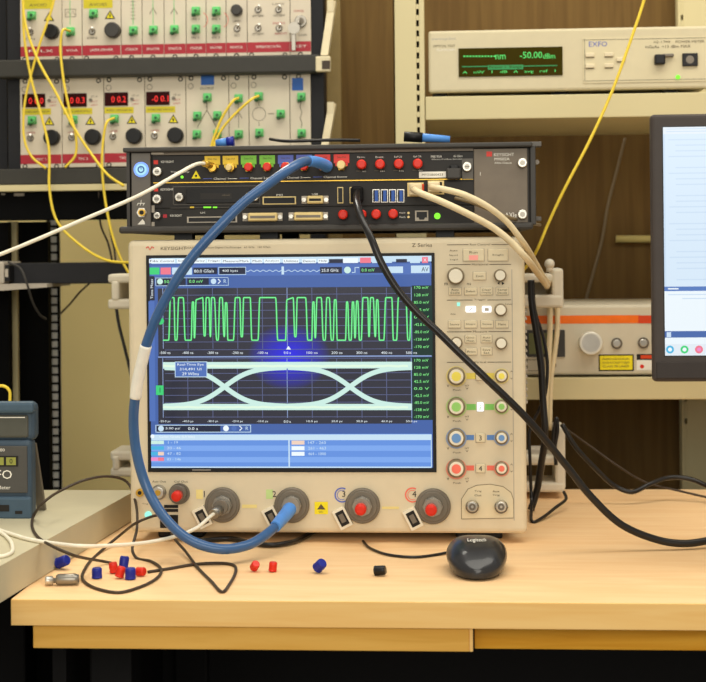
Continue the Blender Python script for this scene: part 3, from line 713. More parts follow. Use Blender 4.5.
for u0, u1 in ((465.5, 476), (482, 491.5)):
    q = MB(); q.slab(u0, 306, u1, 312.5, YS, .003, 'led_white', bev=.0015); q.text('/' if u0 < 470 else '-', (u0+u1)/2, 309.5, 3, YS-.003, 'scope_grey', .0003, 4); lab(q.build('lit_button', scope), 'white lit trigger button')
# channel inputs
def bnc_cap(par, u, v, r):
    q = MB(); q.pcyl(u, v, YS-.02, r*.98, .014, 'red_cap', n=20, bev=.003); lab(q.build('dust_cap', par), 'red dust cap')
for k, (u, v) in enumerate(((222, 505.4), (291.6, 505.6), (362.3, 506.2), (433, 506.8))):
    q = MB(); q.pcyl(u, v, YS, 17.6, .007, 'gunmetal', n=48, bev=.0015); q.pcyl(u, v, YS, 15, .002, 'gunmetal', .007, n=40, bev=.001)
    q.pcyl(u-.3, v+.5, YS, 10, .010, 'steel', .008, n=8); q.pcyl(u-.6, v+1, YS, 8.6, .006, 'steel', .016, n=24)
    jo = q.build('input_connector', scope)
    if k > 1: bnc_cap(jo, u-2, v+4, 6)
    q = MB(); cu, cv = u-20, v+12.2; ang = math.radians(27)
    def rr(hw, hh):
        return [(cu+x*math.cos(ang)-y*math.sin(ang), cv+x*math.sin(ang)*-1*-1+y*math.cos(ang)) for x, y in ((-hw, -hh), (hw, -hh), (hw, hh), (-hw, hh))]
    def rprism(hw, hh, off, t, m):
        pts = []
        a_ = -ang
        c_ = at(cu, cv, YS-off-t)
        for x, z in ((-hw, -hh), (hw, -hh), (hw, hh), (-hw, hh)):
            x *= s(YS); z *= s(YS); pts.append((c_.x+x*math.cos(-a_)-z*math.sin(-a_), c_.z+x*math.sin(-a_)+z*math.cos(-a_)))
        q.prism(pts, YS-off-t, YS-off, m)
    rprism(6.6, 10.2, 0, .008, 'knob_cream'); rprism(4.4, 7.6, .008, .0006, 'ink_black'); rprism(2.4, 4.4, .0086, .0012, 'gunmetal')
    q.build('probe_power_socket', scope)
# left bottom connectors
q = MB(); q.pcyl(139.5, 493, YS, 4, .006, 'gold', n=16); q.pcyl(139.5, 493, YS, 2, .001, 'ink_black', .006, n=12); q.build('calibration_jack', scope)
q = MB(); q.pcyl(158.5, 492.5, YS, 7.6, .003, 'steel', n=24); q.pcyl(157.8, 493, YS, 6, .012, 'silver', .003, n=24, bev=.001); q.pcyl(157.5, 493, YS, 3, .001, 'gold', .015, n=12); q.build('output_connector', scope)
q = MB(); q.pcyl(179, 494, YS, 10.6, .004, 'gunmetal', n=28); q.pcyl(177, 494.5, YS, 8.6, .012, 'gunmetal', .004, n=24); jo = q.build('output_connector', scope); bnc_cap(jo, 175.8, 497, 5.4)
q = MB(); q.slab(164, 505, 178, 508, YS, .001, 'black'); q.slab(164, 509, 178, 512, YS, .001, 'black'); q.slab(160, 515, 178, 528, YS, .001, 'black'); lab(q.build('usb_port', scope), 'black port block')
q = MB(); q.pcyl(148, 515, YS, 3.6, .002, 'led_cyan', n=20, bev=.0006); lab(q.build('power_button', scope), 'glowing pale green power button')
# right bottom recessed panel
q = MB(); q.poly([(461.5, 519), (461.5, 499), (468, 489), (477, 485.2), (490, 484.2), (503, 486.5), (511, 492.5), (513.5, 499.5), (513.5, 518)], YS, 'button_plastic', .0004)
q.ribbon([(461.5, 519), (461.5, 499), (468, 489), (477, 485.2), (490, 484.2), (503, 486.5), (511, 492.5), (513.5, 499.5), (513.5, 518), (461.5, 519)], YS, .7, 'knob_ring', .0006)
for u, a, b in ((478, 'Trig', 'Out'), (496, 'Aux', 'Trig')): q.text(a, u, 491.3, 2, YS, 'ink', .0008, 7); q.text(b, u, 495.3, 2, YS, 'ink', .0008, 7)
q.build('trigger_panel', scope)
for u in (472.3, 501.2):
    q = MB(); q.pcyl(u, 507, YS, 6.6, .003, 'gunmetal', n=24); q.pcyl(u, 507, YS, 5.2, .014, 'silver', .003, n=24, bev=.001); q.pcyl(u, 507, YS, 3.4, .0006, 'gunmetal', .017, n=16); q.pcyl(u, 507, YS, 1.3, .002, 'silver', .017, n=10)
    q.cyl(at(u, 507, YS-.009)-Vector((.0085, 0, 0)), (1, 0, 0), .0012, .017, 'steel', 8); q.build('trigger_connector', scope)

# ---- screen
q = MB()
SCY = YS
q.slab(146, 254, 434.6, 472.3, YS, .0016, 'black', bev=.0005); q.rect(192, 469.3, 211, 470.6, YS-.0016, 'steel')
scrn = q.build('screen_frame', scope)
YD = YS-.0018
q = MB(); hc = at(289, 357, YD)
# object space of parts starts at the thing's empty
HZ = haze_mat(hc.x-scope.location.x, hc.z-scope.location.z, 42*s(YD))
L1, L2, L3, L4 = .0002, .0004, .0006, .0008
q.rect(148, 256.5, 432.6, 468.2, YD, 'd_ui', 0)
q.rect(149, 257, 432, 262.6, YD, 'd_light', L1)
for (u, t, w) in ((154, 'File', 8), (167, 'Control', 14), (183, 'Setup', 10), (198, 'Display', 14), (214, 'Trigger', 13), (236, 'Measure/Mark', 26), (257, 'Math', 9), (272, 'Analyze', 14), (291, 'Utilities', 14), (309, 'Demos', 12), (323, 'Help', 8)):
    q.rect(u-w/2-1, 259, u+w/2+1, 263.2, YD, 'd_white', L2); q.text(t, u, 261, 2.2, YD, 'd_box', L3, w)
q.rect(329, 259, 343, 263, YD, 'd_box', L2); q.rect(343, 258, 358, 263, YD, 'd_white', L2); q.rect(360, 257.5, 371, 263, YD, 'd_red', L2); q.rect(372, 258, 392, 263, YD, 'd_light', L2); q.rect(396, 259, 407, 262.5, YD, 'd_box', L2); q.rect(410, 258, 420, 263, YD, 'd_light', L2); q.rect(422, 257, 428, 263, YD, 'd_red', L2); q.text('X', 425, 260, 3, YD, 'd_white', L3)
q.rect(149, 264.5, 432, 275.5, YD, 'd_ui2', L1)
q.rect(149.5, 267.5, 159.5, 274.5, YD, 'd_green', L2); q.rect(160.5, 267.5, 171, 274.5, YD, 'd_red', L2); q.rect(172, 267.5, 179, 274.5, YD, 'd_light', L2); q.rect(184, 267.5, 192, 274.8, YD, 'd_light', L2)
q.rect(193, 267.5, 217.5, 274.2, YD, 'd_box', L2); q.text('80.0 GSa/s', 204, 271, 3, YD, 'd_white', L3, 20); q.rect(219, 267.5, 245.5, 274.2, YD, 'd_box', L2); q.text('400 kpts', 230, 271, 3, YD, 'd_white', L3, 16); q.outline(218.5, 267, 246, 274.8, YD, 'd_light', L3)
q.ribbon([(246+k*.9, 270.8+math.sin(k*.9)*.8) for k in range(84)], YD, .6, 'd_light', L2); q.rect(281.5, 266.5, 284, 274.5, YD, 'd_light', L3)
q.rect(320, 267, 342, 273.6, YD, 'd_box', L2); q.text('25.0 GHz', 330, 270.3, 3, YD, 'd_white', L3, 17); q.disc(347.5, 270, YD, 3.4, 'd_eye', L3); q.ribbon([(352, 272.5), (355, 272.5), (355, 267.5), (359, 267.5)], YD, .9, 'd_light', L3)
q.rect(360, 267, 384, 273, YD, 'd_box', L2); q.text('0.0 mV', 368, 270, 3, YD, 'd_axistext', L3, 13); q.rect(388, 266.5, 403, 273, YD, 'd_light', L2); q.rect(411, 265.5, 429.5, 273, YD, 'd_light', L2); q.text('AV', 425, 269.3, 4.4, YD, 'd_box', L3, 7)
q.rect(156, 278, 186, 285.3, YD, 'd_box', L2); q.disc(160, 281.5, YD, 3, 'd_eye', L3); q.text('50.0 mV', 173, 281.5, 3, YD, 'd_axistext', L3, 18); q.rect(187, 278, 209, 285, YD, 'd_box', L2); q.text('0.0 mV', 196, 281.3, 3, YD, 'd_axistext', L3, 14)
q.outline(155.5, 277.5, 228.5, 285.8, YD, 'd_light', L3); q.disc(213.5, 281.3, YD, 2.8, 'd_light', L3); q.ribbon([(218, 279), (220.4, 281.3), (218, 283.6)], YD, 1, 'd_white', L3); q.text('R', 225, 281.2, 3.6, YD, 'd_light', L3)
q.rect(149, 276, 154.6, 300.5, YD, 'd_dark', L2); q.rect(149, 300.5, 155, 422, YD, 'd_ui2', L2)
q.text('Time Meas', 151.8, 289, 2.6, YD, 'd_white', L3, 20, rotz=math.pi/2)
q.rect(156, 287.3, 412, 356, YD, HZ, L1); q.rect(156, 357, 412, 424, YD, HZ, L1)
q.rect(412, 285.5, 432.4, 356, YD, 'd_axis', L1); q.rect(412, 357, 432.4, 420, YD, 'd_axis', L1)
for k in range(11):
    u = 163+k*24.85; q.rect(u-.35, 287.5, u+.35, 349, YD, 'd_gridbright' if k in (0, 5, 10) else 'd_grid', L3); q.rect(u-.35, 358, u+.35, 418, YD, 'd_gridbright' if k in (0, 5, 10) else 'd_grid', L3)
    q.text(('-500 ns', '-400 ns', '-300 ns', '-200 ns', '-100 ns', '0.0 s', '100 ns', '200 ns', '300 ns', '400 ns', '500 ns')[k], u+(2 if k == 0 else 0), 352.7, 2.5, YD, 'd_white', L3, 11 if k != 5 else 7)
    q.text(('-50.0 ps', '-40.0 ps', '-30.0 ps', '-20.0 ps', '-10.0 ps', '0.0 s', '10.0 ps', '20.0 ps', '30.0 ps', '40.0 ps', '50.0 ps')[k], u+(2 if k == 0 else 0), 421.5, 2.5, YD, 'd_white', L3, 11 if k != 5 else 7)
for k in range(8):
    v = 294.4+k*7.85
    q.rect(163, v-.3, 412, v+.3, YD, 'd_grid', L3)
for k in range(9):
    v = 358.5+k*7.3; q.rect(163, v-.3, 412, v+.3, YD, 'd_grid', L3)
q.rect(156, 355.9, 432, 357.1, YD, 'd_gridbright', L3)
for k, t in enumerate(('170 mV', '128 mV', '85.0 mV', '42.5 mV', '0.0 V', '-42.5 mV', '-85.0 mV', '-128 mV', '-170 mV')):
    v = 287.5+k*7.4; q.text(t, 421.5, v, 2.7, YD, 'd_axistext', L3, 14 if k < 2 else 15)
    v = 360.3+k*7.05; q.text(t, 421.5, v, 2.7, YD, 'd_axistext', L3, 14 if k < 2 else 15)
# upper trace
hi, lo = 297.6, 340.2
seg = [(163, 0), (168.5, 0), (170.6, 1), (173.8, 1), (175.3, 0), (176.6, 0), (179, 1), (183, 1), (185.5, 0), (191, 0), (192.6, .9), (193.4, .9), (194.4, .05), (196.3, .95), (202.6, 1), (204.3, .1), (205, .1), (206.4, 1), (208.8, 1), (210.4, .08), (211.6, 1), (214, 1), (217, 0), (218, 0), (220, 1), (222, 1), (224.3, .08), (225.6, .88), (226.6, .88), (228, 0), (233.2, 0), (235.6, 1), (239.6, 1), (241.4, .08), (242.2, .08), (243.8, 1), (250, 1), (252, 0), (257.8, 0), (260, 1), (275.4, 1), (278, 0), (285.4, 0), (287, .95), (293, 1), (295, .08), (295.8, .08), (297.4, 1), (305.4, 1), (308, 0), (311.6, 0), (313, .9), (313.8, .9), (315.2, .05), (317.2, 1), (321, 1), (323.6, 0), (325, 0), (327, 1), (329, 1), (331.6, 0), (333, 0), (334.6, .95), (335.8, .95), (337.4, 0), (345.4, 0), (346.8, .9), (347.4, .9), (349.4, 0), (351, 0), (352.6, .9), (353.4, .9), (355, .05), (356.8, .92), (357.6, .92), (359.6, 0), (361, 0), (363.2, 1), (367.6, 1), (369, .08), (370.8, 1), (373, 1), (375.3, .08), (376.8, .95), (377.6, .95), (379.6, 0), (383.6, 0), (386, 1), (391.6, 1), (393.6, 0), (396.4, 0), (398.6, 1), (405.6, 1), (408.2, 0), (409.4, 0), (411.6, .9)]
path = []
for i, (u, l) in enumerate(seg):
    if i:
        u0, l0 = seg[i-1]; n = 8 if abs(l-l0) > .2 else 2
        for k in range(1, n+1):
            t = k/n; e = max(0, min(1, (t-.18)/.64)); e = e*e*(3-2*e); path.append((u0+(u-u0)*t, lo+(hi-lo)*(l0+(l-l0)*e)))
    else: path.append((u, lo))
fine = []
for i in range(len(path)-1):
    (u0, v0), (u1, v1) = path[i], path[i+1]; n_ = max(1, int((u1-u0)/.22))
    fine += [(u0+(u1-u0)*k/n_, v0+(v1-v0)*k/n_) for k in range(n_)]
fine.append(path[-1]); path = []
for i in range(len(fine)):
    w_ = fine[max(0, i-1):i+2]; path.append((fine[i][0], sum(x[1] for x in w_)/len(w_)))
q.ribbon(path, YD, 1.6, 'd_trace2', L4); q.ribbon(path, YD, .85, 'd_trace', .0010)
q.disc(160.5, 321, YD, 3.6, 'd_green', L4); q.slab(156, 385.5, 163.5, 395, YD, .0003, 'd_green', L3); q.text('1', 160, 390, 5, YD, 'd_dark', .0012)
q.poly([(286, 349.5), (291, 349.5), (288.5, 346)], YD, 'd_white', L4)
# eye pattern
def sig(c, w, up, u): 
    t = 1/(1+math.exp(-(u-c)/w)); return 406.3-(t if up else 1-t)*39
us = [163+k*2.2 for k in range(114)]
q.ribbon([(163, 365.4), (412, 365)], YD, 6.6, 'd_eye', L4); q.ribbon([(163, 407), (412, 407)], YD, 6.2, 'd_eye', L4)
for c in (224.5, 350):
    U = [c-62+k*2 for k in range(63)]
    U = [u for u in U if 163 <= u <= 412]
    q.ribbon([(u, sig(c, 13, True, u)) for u in U], YD, 4.8, 'd_eye', .0009); q.ribbon([(u, sig(c, 13, False, u)) for u in U], YD, 4.8, 'd_eye', .0011)
q.ribbon([(163+k*5, 366+((k*7) % 5-2)*.18) for k in range(50)], YD, 2.2, 'd_eyecore', .0013); q.ribbon([(163+k*5, 407.2+((k*7) % 5-2)*.18) for k in range(50)], YD, 2.2, 'd_eyecore', .0013)
q.rect(174.5, 361.5, 207.5, 377.3, YD, 'd_light', .0015); q.rect(175.2, 362.2, 206.8, 376.6, YD, 'd_ui2', .0017)
for k, (t, w) in enumerate((('Real-Time Eye', 27), ('314,491 UI', 22), ('29 Wfms', 17))): q.text(t, 190.5, 364.8+k*4.5, 3, YD, 'd_white', .0019, w)
# lower rows
q.rect(156, 425.3, 221, 432, YD, 'd_box', L2); q.outline(155.5, 424.8, 251, 432.5, YD, 'd_light', L3, .7); q.disc(161, 428.6, YD, 2.9, 'd_light', L3); q.text('5.00 ps/', 173, 428.6, 3, YD, 'd_white', L3, 15); q.text('0.0 s', 193, 428.6, 3, YD, 'd_white', L3, 10); q.disc(226, 428.4, YD, 2.9, 'd_white', L3); q.disc(234, 428.3, YD, 2.6, 'd_ui2', L3); q.ribbon([(239.5, 426), (242, 428.3), (239.5, 430.6)], YD, 1, 'd_white', L3); q.text('R', 247, 428.3, 3.4, YD, 'd_light', L3)
q.rect(149, 433.8, 432.2, 468, YD, 'd_pane', L1); q.rect(149, 434.5, 432.2, 440.2, YD, 'd_light', L2); q.text('Color Grade (UI hits)', 177, 437, 2.8, YD, 'd_white', L3, 36); q.disc(152.5, 436.4, YD, 2, 'd_white', L3)
for v in (445.5, 457): q.rect(149, v, 431.5, v+5.4, YD, 'd_pane2', L2)
q.rect(288.4, 440, 289.8, 467, YD, 'd_light', L3); q.rect(149, 466.6, 432, 467.8, YD, 'd_light', L3); q.rect(431, 440, 431.8, 467, YD, 'd_light', L3)
for k, (m1, m2, t) in enumerate((('d_eye', 'd_eye', '1 - 19'), ('d_cyan', 'd_cyan', '20 - 46'), ('d_cyan', 'd_tan', '47 - 82'), ('d_pink', 'd_red', '83 - 146'))):
    v = 442.4+k*5.6; q.rect(151, v-1.8, 158, v+1.8, YD, m1, L3); q.rect(158, v-1.8, 164, v+1.8, YD, m2, L3); q.text(t, 174 if k else 173, v, 2.6, YD, 'd_light', L3, 14 if k else 10)
for k, m in enumerate(('d_tan', 'd_white', 'd_white')):
    v = 442.6+k*5.6; q.rect(291.5, v-2, 304.5, v+2, YD, m, L3); q.text(('147 - 260', '261 - 463', '464 - 1000')[k], 317, v, 2.8, YD, 'd_light', L3, 18)
lab(q.build('display', scope), 'lit blue display with green and pale traces')

# cord wraps at the rear corners
def cyl_u(q, u, v, Y): pass
YG = 2.24
def guard(uv, prongs=None):
    q = MB()
    for k, (u0, v0, u1, v1) in enumerate(uv): q.slab(u0, v0, u1, v1, YG+.07, .07+.0015*k, 'guard_plastic', bev=.004)
    return lab(q.build('cord_wrap', scope), 'pale plastic rear cord wrap')
guard([(515, 274, 562.5, 282.5), (552, 268.5, 563.5, 308), (515, 295, 563, 308)])
guard([(515, 456, 565, 465.5), (555, 427, 565.5, 490), (515, 482.5, 565, 492.5)])
guard([(107.5, 274, 150, 283), (107.5, 299, 150, 309), (111, 281, 119, 301)])
guard([(110, 451, 150, 461), (110, 468, 150, 477), (112, 456, 119, 471)])
q = MB(); q.slab(522, 276, 556, 300, YG+.078, .008, 'guard_plastic'); lab(q.build('cord_wrap_plate', scope), 'pale plate between the cord wrap arms')
q = MB()
for k in range(15):
    zz = at(529, 312+k*6.4, 1.96).z; q.box((SX1-.012, 1.95, zz-.0016), (SX1+.0045, 2.2, zz+.0016), 'scope_grey', .0005)
q.build('side_vents', scope)
q = MB(); q.sphere(at(549.5, 264, 2.2), .0075, 'guard_plastic'); q.cyl(at(549.5, 272, 2.2), (0, 0, 1), .005, .01, 'guard_plastic'); q.build('cord_wrap_knob', scope)
q = MB(); q.slab(529, 448, 548, 457, YG+.05, .03, 'scope_grey', bev=.003); q.build('rear_clip', scope)

# ------------------------------------------------------------------ modular chassis on the oscilloscope
YC = 1.91
CX0, CX1 = at(128, 190, YC).x, at(531, 190, YC).x
CZ1 = at(330, 145.5, YC).z; CZ0 = at(330, 231.5, YC).z
ch = thing('modular_chassis', 'dark grey two slot signal generator chassis stacked on top of the oscilloscope', 'instrument', ((CX0+CX1)/2, YC+.15, SZ1))
MB().box((CX0, YC, CZ0), (CX1, YC+.33, CZ1), 'chassis', .003).build('case', ch)
q = MB(); q.box((CX0-.004, YC-.012, CZ1-.006), (CX1+.002, YC+.004, CZ1+.0005), 'chassis', .002); q.box((CX0-.010, YC-.012, CZ0), (CX1+.002, YC+.004, CZ0+.009), 'chassis', .003)
q.build('frame_edge', ch)
MB().box((CX0, YC-.008, CZ0+.008), (CX0+.004, YC, CZ1-.005), 'chassis').build('frame_edge', ch)
for u in (182, 268, 445):
    x = at(u, 235, YC).x; 
    for y in (YC+.01, YC+.26): MB().box((x-.012, y, SZ1-.0005), (x+.012, y+.02, CZ0+.001), 'black', .001).build('foot', ch)
x0, x1 = at(205, 235, YC+.02).x, at(300, 235, YC+.02).x
# left control panel with power button
q = MB(); q.slab(131.5, 153, 150.5, 229.5, YC, .009, 'chassis_light', bev=.001); pan = q.build('control_panel', ch); YQ = YC-.009
q = MB(); q.pcyl(141, 169.5, YQ, 7.6, .002, 'led_blue', n=32); q.pcyl(141, 169.5, YQ, 5.6, .0006, 'led_blue_core', .002, n=28); q.arc(141, 169.5, YQ, 2.3, 3.6, 0, 360, 'usb_blue', .0029); q.rect(140.6, 166, 141.4, 169.5, YQ, 'usb_blue', .0031); lab(q.build('power_button', pan), 'glowing blue power button')
q = MB(); q.pcyl(141.5, 212.5, YQ, 5.2, .002, 'silver', n=6); q.pcyl(141.5, 212.5, YQ, 3.6, .005, 'gold', .002, n=20); q.pcyl(141.5, 212.5, YQ, 2.3, .0004, 'ink_black', .007, n=16); q.build('ground_jack', pan)
q = MB(); q.rect(140.8, 200, 141.3, 203, YQ, 'white'); q.rect(137.5, 203, 145, 203.6, YQ, 'white')
for k in range(3): q.ribbon([(138+k*3, 203.5), (137+k*3, 205.5)], YQ, .6, 'white')
q.poly([(137.5, 224.5), (145, 224.3), (144.5, 221.5), (142.5, 219)], YQ, 'white'); q.build('symbols', pan)
# modules
YMo = YC-.004
def mod(v0, v1, u0=151, u1=473):
    q = MB(); c = (v0+v1)/2; q.slab(u0, v0, u1, v1, YC, .004, 'module_black', bev=.0006); return q
def sl(u, v): return v-.0155*(u-312)     # follow the chassis' slope in the photograph
m1 = mod(153.6, 180.5)
m1.rect(151, 150.2, 473, 153, YC, 'chassis_panel', .0041)
m1.rect(151, 180.4, 473, 181.4, YC, 'gold', .0041)
m1.text('KEYSIGHT', 167.5, sl(167, 159.5), 2.2, YMo, 'white', w=13); m1.rect(153.5, 160.2, 158, 164.2, YMo, 'red_cap')
m1.text('M8195A', 436.5, 156.5, 2.4, YMo, 'white', w=11); m1.text('65 GSa/s', 458, 156, 2.2, YMo, 'white', w=9); m1.text('Arbitrary Waveform Generator', 447, 159.3, 1.6, YMo, 'white', w=31)
for k, t in enumerate(('Channel 1', 'Channel 2', 'Channel 3', 'Channel 4')):
    u = 220+k*36.7; m1.text(t, u+1, sl(u, 177.2), 2, YMo, 'white', w=15); m1.rect(u-17, sl(u, 177), u-8, sl(u, 177.5), YMo, 'tag_blue'); m1.rect(u+9, sl(u, 177), u+17, sl(u, 177.5), YMo, 'white')
for u, a, b in ((361, 'Sync', 'Out'), (379.5, 'Event', 'In'), (398.3, 'Ref Clk', 'In'), (417.5, 'Ref Clk', 'Out')): m1.text(a, u, sl(u, 158), 1.9, YMo, 'white', w=8); m1.rect(u-5, sl(u, 171.5), u+5, sl(u, 172), YMo, 'groove'); m1.text(b, u+3, sl(u, 172), 1.5, YMo, 'white', w=4)
m1.text('Trigger Ready', 180, sl(180, 170), 1.8, YMo, 'white', w=19)
m1o = m1.build('module', ch)
q = MB(); q.poly([(191.5, 178.5), (200.5, 178.4), (196, 170.5)], YMo, 'sticker_yellow_bright'); q.disc(196, 175.8, YMo, 1.2, 'ink_black', .0006); q.build('warning_sticker', m1o)
MB().slab(151, 150.5, 163.5, 154.3, YMo, .001, 'scope_grey').build('label_plate', m1o)
MB().pcyl(182, 177, YMo, 1.5, .001, 'led_green', n=12).build('indicator_light', m1o)
PORT = [(212.3, 'tag_yellow'), (230.4, 'tag_yellow'), (248.6, 'tag_green'), (267.2, 'tag_green'), (285.6, 'tag_blue'), (304, 'tag_blue'), (322.5, 'tag_red'), (341.5, 'tag_red')]
for k, (u, m) in enumerate(PORT):
    dv = -.0155*(u-312)*.9
    q = MB(); q.slab(u-7.8, 154.6+dv, u+7.8, 163.5+dv, YMo, .0008, m, bev=.0003); q.slab(u-6.2, 163+dv, u+6.2, 166.5+dv, YMo, .0008, m); q.text('Data Out', u, 157.6+dv, 1.8, YMo, 'ink', .0010, 9); tg = q.build('port_tag', m1o)
    q = MB(); vv = 166.2+dv
    q.pcyl(u, vv, YMo, 5, .003, 'gold', n=6); q.pcyl(u, vv, YMo, 3.9, .009, 'gold', .003, n=20, bev=.0006)
    if k not in (0, 1, 7): q.pcyl(u-.6, vv-.2, YMo-.007, 4.3, .008, 'red_cap', n=16, bev=.0015)
    elif k == 7: q.pcyl(u-.6, vv-1, YMo-.009, 4.4, .007, 'dsub_gold', n=16, bev=.001)
    elif k == 1: q.pcyl(u-2.2, vv, YMo-.009, 3.4, .009, 'dsub_gold', n=14, bev=.001)
    q.build('signal_connector', m1o)
for u in (361.3, 379.8, 398.6, 417.6):
    dv = -.0155*(u-312); q = MB(); q.pcyl(u, 165.2+dv, YMo, 4.8, .003, 'gold', n=6); q.pcyl(u, 165+dv, YMo, 4.9, .011, 'red_cap', .003, n=18, bev=.002); lab(q.build('capped_connector', m1o), 'connector under red dust cap')
def thumb(par, u, v, r=4.6): 
    q = MB(); q.pcyl(u, v, YMo, r, .009, 'silver', n=28, bev=.001); q.pcyl(u, v, YMo, r*.55, .0004, 'steel', .009, n=20); q.rect(u-r*.5, v-.3, u+r*.5, v+.3, YMo, 'ink_black', .0097); lab(q.build('thumb_screw', par), 'silver thumb screw')
thumb(m1o, 156.8, 171.5); q = MB(); q.slab(462, 158.5, 473, 179, YMo, .001, 'chassis_light'); q.build('latch_plate', m1o); thumb(m1o, 467, 166.6, 4.8)
q = MB(); q.slab(446.5, 168, 461, 179, YMo, .014, 'charcoal', bev=.002); q.slab(449.5, 164.5, 459, 170, YMo, .012, 'black', bev=.002); lab(q.build('plug', m1o), 'dark dongle plugged in')
q = MB(); q.slab(419, 171.6, 446, 177.6, YMo, .0008, 'white'); q.text('MY55B00423', 432.5, 174.6, 2.2, YMo, 'ink', .0011, 21); lab(q.build('sticker', m1o), 'white serial sticker')
m2 = mod(183, 206.5)
m2.text('KEYSIGHT', 167, sl(167, 187.2), 2.2, YMo, 'white', w=13); m2.rect(154, sl(156, 185.8), 158, sl(156, 189), YMo, 'red_cap'); m2.outline(173, 186, 260, 204.5, YMo, 'chassis_light', w=.6)
m2.text('PXI', 279.5, 195, 1.8, YMo, 'white', w=6); m2.text('USB', 315, 194.2, 1.8, YMo, 'white', w=6)
m2o = m2.build('module', ch)
thumb(m2o, 156.5, 199); thumb(m2o, 178.8, 197.2, 4.4); thumb(m2o, 254.5, 196.7, 4.2)
q = MB(); q.slab(186, 188, 250, 203, YMo, .003, 'black', bev=.0005); q.rect(200, 193, 232, 199, YMo, 'module_black', .0032); q.text('slot', 226, 195, 1.6, YMo, 'groove', .0034, 8); q.build('drive_bay', m2o)
q = MB(); q.slab(262.5, 196.5, 296, 204.5, YMo, .0015, 'dsub_gold', bev=.0004); q.rect(263.6, 197.6, 294.9, 203.4, YMo, 'black', .0018); q.build('card_slot', m2o)
def dsub(par, u0, u1, v, dark=True, h=5.5):
    q = MB(); q.slab(u0, v-h*.7, u1, v+h*.7, YMo, .0012, 'scope_grey', bev=.0003); q.slab(u0+5, v-h*.75, u1-5, v+h*.75, YMo, .005, 'dsub_gold', .0012, bev=.002); q.rect(u0+7.5, v-1.3, u1-7.5, v+1.3, YMo, 'black' if dark else 'gunmetal', .0065)
    for u in (u0+2.4, u1-2.4): q.pcyl(u, v, YMo, 2.4, .005, 'silver', .0012, n=6)
    q.build('cable_socket', par)
dsub(m2o, 301.5, 328.5, 199.7)
for u in (340.3, 352.5):
    q = MB(); q.slab(u-3, 187, u+3, 203.5, YMo, .0015, 'dsub_gold', bev=.0004); q.rect(u-2.2, 188, u+2.2, 202.5, YMo, 'black', .0018); q.build('display_port', m2o)
for u in (376, 384.4, 392.6, 400.7):
    q = MB(); q.slab(u-3.7, 189.2, u+3.7, 202.6, YMo, .0015, 'silver', bev=.0004); q.rect(u-2.9, 190.1, u+2.9, 201.8, YMo, 'black', .0018); q.rect(u-1.2, 190.4, u+2, 201.4, YMo, 'usb_blue', .0022); lab(q.build('usb_port', m2o), 'blue upright port')
for u, v in ((415.5, 188.5), (436, 186.5)):
    q = MB(); q.slab(u-8.2, v-6, u+8.2, v+8, YMo, .002, 'dsub_gold', bev=.0004); q.rect(u-6, v-4.5, u+6, v+6.5, YMo, 'ink_black', .0023); q.build('network_port', m2o)
m3 = mod(208, 227.5)
m3.text('KEYSIGHT', 176, sl(176, 213.5), 2.2, YMo, 'white', w=12); m3.rect(163, sl(165, 212), 167, sl(165, 215.5), YMo, 'red_strip'); m3.rect(170, 207.5, 230, 208, YMo, 'chassis_light'); m3.text('Link', 203, 212.6, 1.6, YMo, 'white', w=5)
for k, t in enumerate(('Ready', 'Fault')): m3.text(t, 402.5, 213+k*4, 1.6, YMo, 'white', w=6); m3.disc(408.5, 213+k*4, YMo, 1.2, 'dsub_gold')
m3o = m3.build('module', ch)
thumb(m3o, 156.8, 215.6, 3.6)
for v0, v1 in ((205.5, 212.5), (222, 229.5)): MB().slab(151.5, v0, 154.5, v1, YMo, .001, 'scope_grey').build('latch_plate', m3o)
q = MB(); q.slab(187, 216.5, 237, 222.6, YMo, .0012, 'scope_grey'); q.rect(188.2, 217.5, 235.8, 221.6, YMo, 'black', .0015); q.build('card_slot', m3o)
dsub(m3o, 242.5, 282.5, 217, False, 5.8); dsub(m3o, 288.5, 328, 216.3, False, 5.8)
for u, v in ((342.7, 214.4), (361.5, 214.2), (376, 214), (393, 213.7)):
    q = MB(); q.pcyl(u, v, YMo, 4.6, .003, 'gold', n=6); q.pcyl(u, v, YMo, 4.8, .011, 'red_cap', .003, n=18, bev=.002); lab(q.build('capped_connector', m3o), 'connector under red dust cap')
q = MB(); q.slab(415, 210.5, 428.3, 221, YMo, .0015, 'scope_grey', bev=.0003); q.poly([(416.5, 211.8), (427, 211.8), (427, 217.5), (425, 217.5), (424, 219.6), (419.5, 219.6), (418.5, 217.5), (416.5, 217.5)], YMo, 'black', .0018); q.build('network_port', m3o)
q = MB(); q.pcyl(437.3, 216, YMo, 3.2, .0015, 'led_green', n=18, bev=.0005); lab(q.build('indicator_light', m3o), 'bright green light')
for u, m in ((192, 'tag_yellow'), (205.5, 'led_green'), (209, 'led_green'), (215, 'led_green'), (242, 'led_white')): MB().slab(u-2, 206.6, u+2, 208, YMo, .0012, m).build('indicator_light', m2o)
